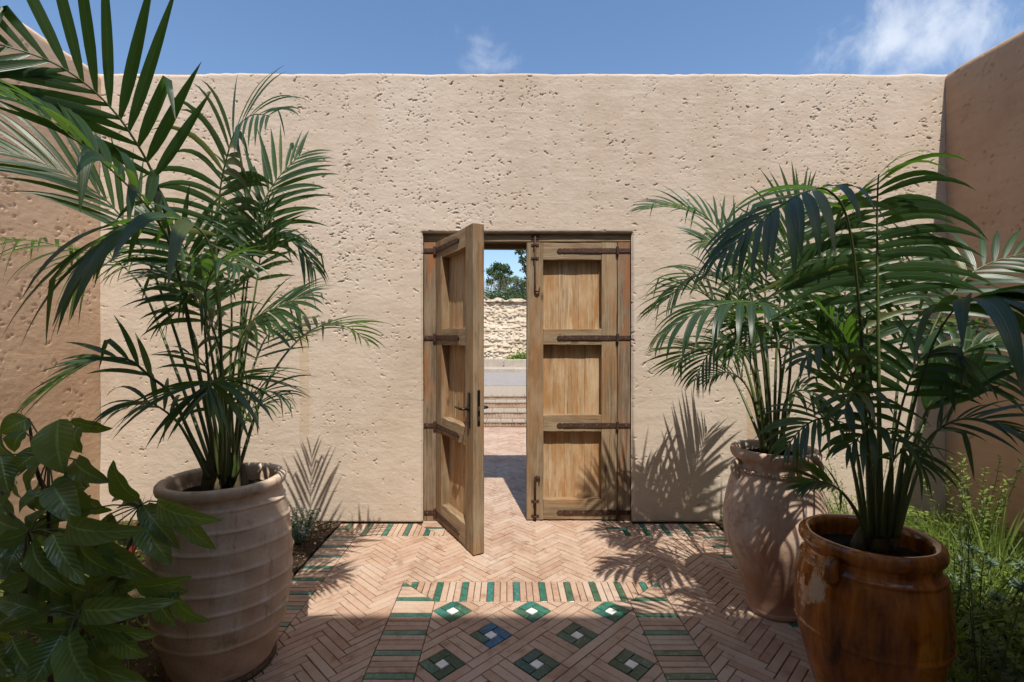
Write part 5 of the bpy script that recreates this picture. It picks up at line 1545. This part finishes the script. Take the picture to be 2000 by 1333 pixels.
rnd = random.Random(909)
V, F, T = [], [], []
for _ in range(14000):
    x, y = rnd.uniform(1.72, XR - .03), rnd.uniform(.9, 3.93)
    k = .5 + .5 * math.sin(x * 5.1 + 1) * math.sin(y * 4.3 + x)
    if rnd.random() > .25 + .75 * k: continue
    if math.hypot(x - FPXX, y - FPY) < .36 or math.hypot(x - RBX, y - RBY) < .3: continue
    h = rnd.uniform(.05, .17) * (.7 + .9 * k) * (1.5 if y > 2.6 else .85)
    blade(V, F, T, (x, y, .01), rdir(rnd, .45), h, rnd.uniform(.004, .009), rnd.uniform(.05, .4), rnd, 3)
o = finish('grass', V, F, T, m_grass, None, 'stuff'); o['label'] = 'tangled sunlit grass in the earth bed beside the amber jar'
V, F, T = [], [], []
for _ in range(4200):
    x, y = rnd.uniform(XL + .03, FX0 - BW - .03), rnd.uniform(1.2, 3.93)
    k = .5 + .5 * math.sin(x * 4.1 + 2) * math.sin(y * 5.3 + x)
    if x > -1.75 and y > 2.6 and rnd.random() > .12: continue
    if rnd.random() > .2 + .8 * k or math.hypot(x - LPX, y - LPY) < .36: continue
    blade(V, F, T, (x, y, .01), rdir(rnd, .45), rnd.uniform(.06, .20), rnd.uniform(.004, .009), rnd.uniform(.05, .4), rnd, 3)
o = finish('grass', V, F, T, m_grass, None, 'stuff'); o['label'] = 'thin grass in the earth bed behind the ribbed pot'
# round leaved ground cover in both beds
def cover(n, x0, x1, y0, y1, m, seed, size, dens):
    rs = random.Random(seed)
    def f(rs_=rs):
        while True:
            x, y = rs.uniform(x0, x1), rs.uniform(y0, y1)
            k = .5 + .5 * math.sin(x * 6.3 + seed) * math.sin(y * 5.7 + 2 * seed)
            if rs.random() < k ** dens and math.hypot(x - FPXX, y - FPY) > .36 and math.hypot(x - LPX, y - LPY) > .36: return np.array([x, y, .015 + rs.uniform(0, 1) ** 1.5 * .20 * k * (1 if x > 0 else .6)]), 1
    V, Q = leaf_cloud(n, f, size, rs)
    # leaves lie flatter than they stand
    V = V.reshape(-1, 4, 3); V[:, :, 2] = V[:, :1, 2] + (V[:, :, 2] - V[:, :1, 2]) * .45; V = V.reshape(-1, 3)
    V[:, 2] = np.maximum(V[:, 2], .005)
    me = np_mesh('ground_cover', V, Q, m, False)
    me.attributes.new('tone', 'FLOAT', 'POINT').data.foreach_set('value', np.repeat(np.random.RandomState(seed).rand(n), 4).astype(np.float32))
    return link('ground_cover', me, None, kind='stuff')
o = cover(19000, 1.72, XR - .05, 1.3, 3.9, m_herb, 4, .046, .9); o['label'] = 'small leaved ground cover in the bed beside the amber jar'
o = cover(2600, XL + .05, -1.5, 1.1, 3.9, m_herb, 6, .042, 1.6); o['label'] = 'small leaved ground cover under the broad leaved shrub'

def twig_plant(name, label, loc, stems, leafL, leafw, m, seed, cat='plant', density=.022, flat=.6):
    """leafy stems: each stem a part with its leaves"""
    rnd = random.Random(seed)
    t = thing(name, label, cat, loc)
    for (dx, dy, h, lean) in stems:
        a = rnd.uniform(0, 6.283)
        P = [Vector((dx * .2, dy * .2, 0)), Vector((dx * .6, dy * .6, h * .4)), Vector((dx, dy, h * .75)), Vector((dx * 1.25 + lean * .1, dy * 1.2, h))]
        C = catmull(P, 6)
        so_ = link('stem', MB().add(tube_geo(C, [.0035 * (1 - .7 * i / len(C)) for i in range(len(C))], 5)).build('stem', m_rachis, True), t)
        V, F, T = [], [], []
        s = h * .15; ln = 0; k = 0
        for i in range(1, len(C)):
            seg = (C[i] - C[i - 1]).length; ln += seg
            while s < ln:
                p = C[i]; tn = (C[i] - C[i - 1]).normalized()
                a = k * 2.4 + rnd.uniform(-.3, .3); k += 1
                o_ = tn.orthogonal().normalized(); o_.rotate(Matrix.Rotation(a, 3, tn))
                L = leafL * rnd.uniform(.6, 1.1) * (1 - .5 * ln / (h * 1.2))
                d = (o_ + tn * flat).normalized(); sd = d.cross(tn).normalized()
                b0 = len(V); tt = rnd.random()
                for q, wq in ((0, .1), (.35, 1), (.7, .8)):
                    c = p + d * L * q + Vector((0, 0, -.12 * L * q * q)); V += [c - sd * leafw * .5 * wq, c + sd * leafw * .5 * wq]; T += [tt, tt]
                V.append(p + d * L + Vector((0, 0, -.15 * L))); T.append(tt)
                F += [(b0, b0 + 1, b0 + 3, b0 + 2), (b0 + 2, b0 + 3, b0 + 5, b0 + 4), (b0 + 4, b0 + 5, b0 + 6)]
                s += density
        if V: finish('foliage', V, F, T, m, so_)
    return t
R = random.Random(31)
def strap_clump(name, label, loc, n, L, w, m, seed, cat='plant', spread=.5, droop=.28, group=None):
    rnd = random.Random(seed)
    t = thing(name, label, cat, loc, 0, group)
    for _ in range(n):
        V, F, T = [], [], []
        a = rnd.uniform(0, 6.283)
        blade(V, F, T, (.02 * math.cos(a), .02 * math.sin(a), 0), (spread * math.cos(a) * rnd.uniform(.3, 1), spread * math.sin(a) * rnd.uniform(.3, 1), 1), L * rnd.uniform(.6, 1.1), w * rnd.uniform(.7, 1.2), droop * rnd.uniform(.4, 1.4), rnd, 6)
        finish('blade', V, F, T, m, t)
    return t
strap_clump('strap_leaved_plant', 'bright green clump of arching strap leaves on the sunlit bed by the amber jar', (2.12, 2.36, .0), 26, .34, .026, m_grass, 11, spread=.9)
strap_clump('strap_leaved_plant', 'tall thin clump of grass blades against the shaded side wall', (3.02, 3.0, .0), 22, .62, .013, m_grass, 12, spread=.32, droop=.16)
strap_clump('strap_leaved_plant', 'loose clump of long blades between the side wall and the leafy twigs', (2.62, 2.85, .0), 20, .46, .012, m_grass, 13, spread=.45, droop=.24)
strap_clump('strap_leaved_plant', 'sunlit yellow green grass clump in front of the tall thin blades', (2.85, 2.78, .0), 30, .36, .014, m_grass, 16, spread=.6, droop=.3)
strap_clump('strap_leaved_plant', 'broad bright grass tuft close behind the amber jar', (2.05, 2.85, .0), 30, .40, .012, m_grass, 17, spread=.5, droop=.28)
twig_plant('leafy_herb', 'bushy light green herb in the middle of the sunlit bed', (2.30, 2.75, 0), [(R.uniform(-.3, .3), R.uniform(-.25, .25), R.uniform(.2, .42), 0) for _ in range(26)], .05, .020, m_herb, 49, density=.012)
twig_plant('leafy_herb', 'light leafy herb spreading at the right edge below the spurge', (2.62, 2.32, 0), [(R.uniform(-.3, .3), R.uniform(-.2, .2), R.uniform(.12, .3), 0) for _ in range(24)], .055, .028, m_herb, 50, density=.013)
strap_clump('red_bladed_grass', 'thin red bladed grass behind the shrub near the wall corner', (-2.55, 3.25, .0), 16, .42, .016, m_red_leaf, 14, spread=.45, droop=.1)
strap_clump('strap_leaved_plant', 'small grass tuft at the wall foot behind the ribbed pot', (-1.95, 3.3, .0), 14, .40, .010, m_grass, 15, spread=.35, droop=.12)

twig_plant('oleander_seedling', 'upright twigs with narrow dark leaves rising against the shaded side wall', (2.45, 2.62, 0), [(.35, .1, .80, .3), (.16, .05, .62, .2), (.02, 0, .74, 0), (.48, .1, .56, .4), (-.1, .1, .5, -.2), (-.12, -.15, .55, -.1)], .075, .014, m_olive_leaf, 41, density=.018)
twig_plant('rosemary_sprig', 'pale green needle leaved herb by the wall corner', (2.45, 3.35, 0), [(R.uniform(-.3, .3), R.uniform(-.2, .2), R.uniform(.45, .78), 0) for _ in range(12)], .05, .008, m_grass, 42, density=.010)
twig_plant('rosemary_sprig', 'spindly sprigs of dark weed hugging the right side of the amber jar', (1.92, 1.95, 0), [(.06, .12, .72, .1), (.10, -.05, .62, .1), (.0, .05, .5, 0), (.14, .15, .55, .1), (.2, -.1, .4, .1)], .07, .012, m_olive_leaf, 43, density=.02)
twig_plant('leafy_herb', 'low yellow green leafy herb in the sunlit bed', (2.38, 2.08, 0), [(R.uniform(-.25, .25), R.uniform(-.2, .2), R.uniform(.12, .26), 0) for _ in range(22)], .05, .026, m_herb, 44, density=.012)
twig_plant('leafy_herb', 'dark feathery weed growing between the two jars', (1.62, 2.32, 0), [(R.uniform(-.12, .1), R.uniform(-.06, .06), R.uniform(.14, .30), 0) for _ in range(9)], .04, .006, m_olive_leaf, 45, density=.008)
twig_plant('leafy_herb', 'broad leaved green weed low at the right edge of the bed', (2.05, 1.72, 0), [(R.uniform(-.22, .3), R.uniform(-.15, .15), R.uniform(.08, .18), 0) for _ in range(14)], .10, .04, m_herb, 46, density=.022, flat=.2)
twig_plant('leafy_herb', 'small weed by the foot of the ribbed pot under the shrub', (-1.62, 1.95, 0), [(R.uniform(-.2, .2), R.uniform(-.2, .2), R.uniform(.1, .24), 0) for _ in range(14)], .06, .025, m_herb, 47, density=.018)
for (lab, x, y, n, sp, h0, h1, L_, w_, mm, sd_, dn) in [
    ('tall leafy weed standing at the foot of the shaded side wall', 3.25, 3.35, 14, .25, .35, .7, .07, .018, m_herb, 71, .016),
    ('feathery green herb between the rosy jar and the wall corner', 2.05, 3.45, 16, .22, .25, .5, .05, .010, m_grass, 72, .010),
    ('dark bushy weed in the shade at the lower right edge', 2.15, 1.95, 20, .26, .1, .3, .06, .026, m_olive_leaf, 73, .014),
    ('pale herb with round leaves before the tall blades', 2.95, 2.55, 20, .28, .12, .3, .05, .030, m_herb, 74, .013),
    ('thin sprawling weed beside the spurge with narrow leaves', 2.30, 2.50, 16, .25, .2, .45, .06, .012, m_grass, 75, .012)]:
    twig_plant('garden_weed', lab, (x, y, 0), [(R.uniform(-sp, sp), R.uniform(-sp, sp) * .8, R.uniform(h0, h1), R.uniform(-.2, .2)) for _ in range(n)], L_, w_, mm, sd_, density=dn)
# succulent with grey rosettes
t = thing('spurge_plant', 'blue grey spurge with dense rosettes among the weeds by the side wall', 'plant', (2.58, 2.62, 0))
rnd = random.Random(66)
for _ in range(13):
    x, y, h = rnd.uniform(-.2, .2), rnd.uniform(-.16, .16), rnd.uniform(.16, .36)
    so_ = link('stem', MB().add(tube_geo([(x * .3, y * .3, 0), (x * .8, y * .8, h * .6), (x, y, h)], .005, 5)).build('stem', m_rachis, True), t)
    V, F, T = [], [], []
    for k in range(34):
        a, e = k * 2.4, rnd.uniform(-.2, 1.2)
        blade(V, F, T, (x, y, h - .03 + .03 * k / 34), (math.cos(a), math.sin(a), e), rnd.uniform(.035, .055), .012, .1, rnd, 3)
    finish('rosette', V, F, T, m_blue_leaf, so_)
# little white flowered bush at the foot of the wall
fb = twig_plant('flowering_bush', 'little white flowered bush at the wall foot beside the ribbed pot', (-1.50, 3.50, 0), [(R.uniform(-.10, .10), R.uniform(-.08, .08), R.uniform(.14, .30), 0) for _ in range(26)], .035, .016, m_blue_leaf, 48, 'bush', density=.009)
b = MB()
rnd = random.Random(12)
for _ in range(80):
    c = Vector((rnd.gauss(0, .06), rnd.gauss(-.02, .05), rnd.uniform(.06, .29)))
    for k in range(5):
        a = k * 1.2566; p = Vector((math.cos(a), rnd.uniform(-.3, .3), math.sin(a))) * .009
        q = Vector((math.cos(a + .5), rnd.uniform(-.3, .3), math.sin(a + .5))) * .006
        r_ = Vector((math.cos(a - .5), rnd.uniform(-.3, .3), math.sin(a - .5))) * .006
        b.add(([c, c + q, c + p, c + r_], [(0, 1, 2, 3)]))
link('flowers', b.build('flowers', m_petal), fb)
# fallen crumbs of earth and small stones along the bed edges
b = MB(); rnd = random.Random(88)
for _ in range(700):
    side = rnd.random() < .5
    x = (FX0 - BW - abs(rnd.gauss(0, .18))) if side else (FX1 + BW + abs(rnd.gauss(0, .2)))
    y = rnd.uniform(1.2, 3.9); r = rnd.uniform(.003, .011)
    z = .025
    V = [(x + r * rnd.uniform(.6, 1.2) * sx, y + r * rnd.uniform(.6, 1.2) * sy, z + r * .7 * sz * rnd.uniform(.6, 1.1)) for sx, sy, sz in ((1, 0, 0), (0, 1, 0), (-1, 0, 0), (0, -1, 0), (0, 0, 1), (0, 0, -1))]
    b.add((V, [(0, 1, 4), (1, 2, 4), (2, 3, 4), (3, 0, 4), (1, 0, 5), (2, 1, 5), (3, 2, 5), (0, 3, 5)]))
o = link('gravel', b.build('gravel', m_gravel), None, kind='stuff'); o['label'] = 'small stones scattered along the bed edges'
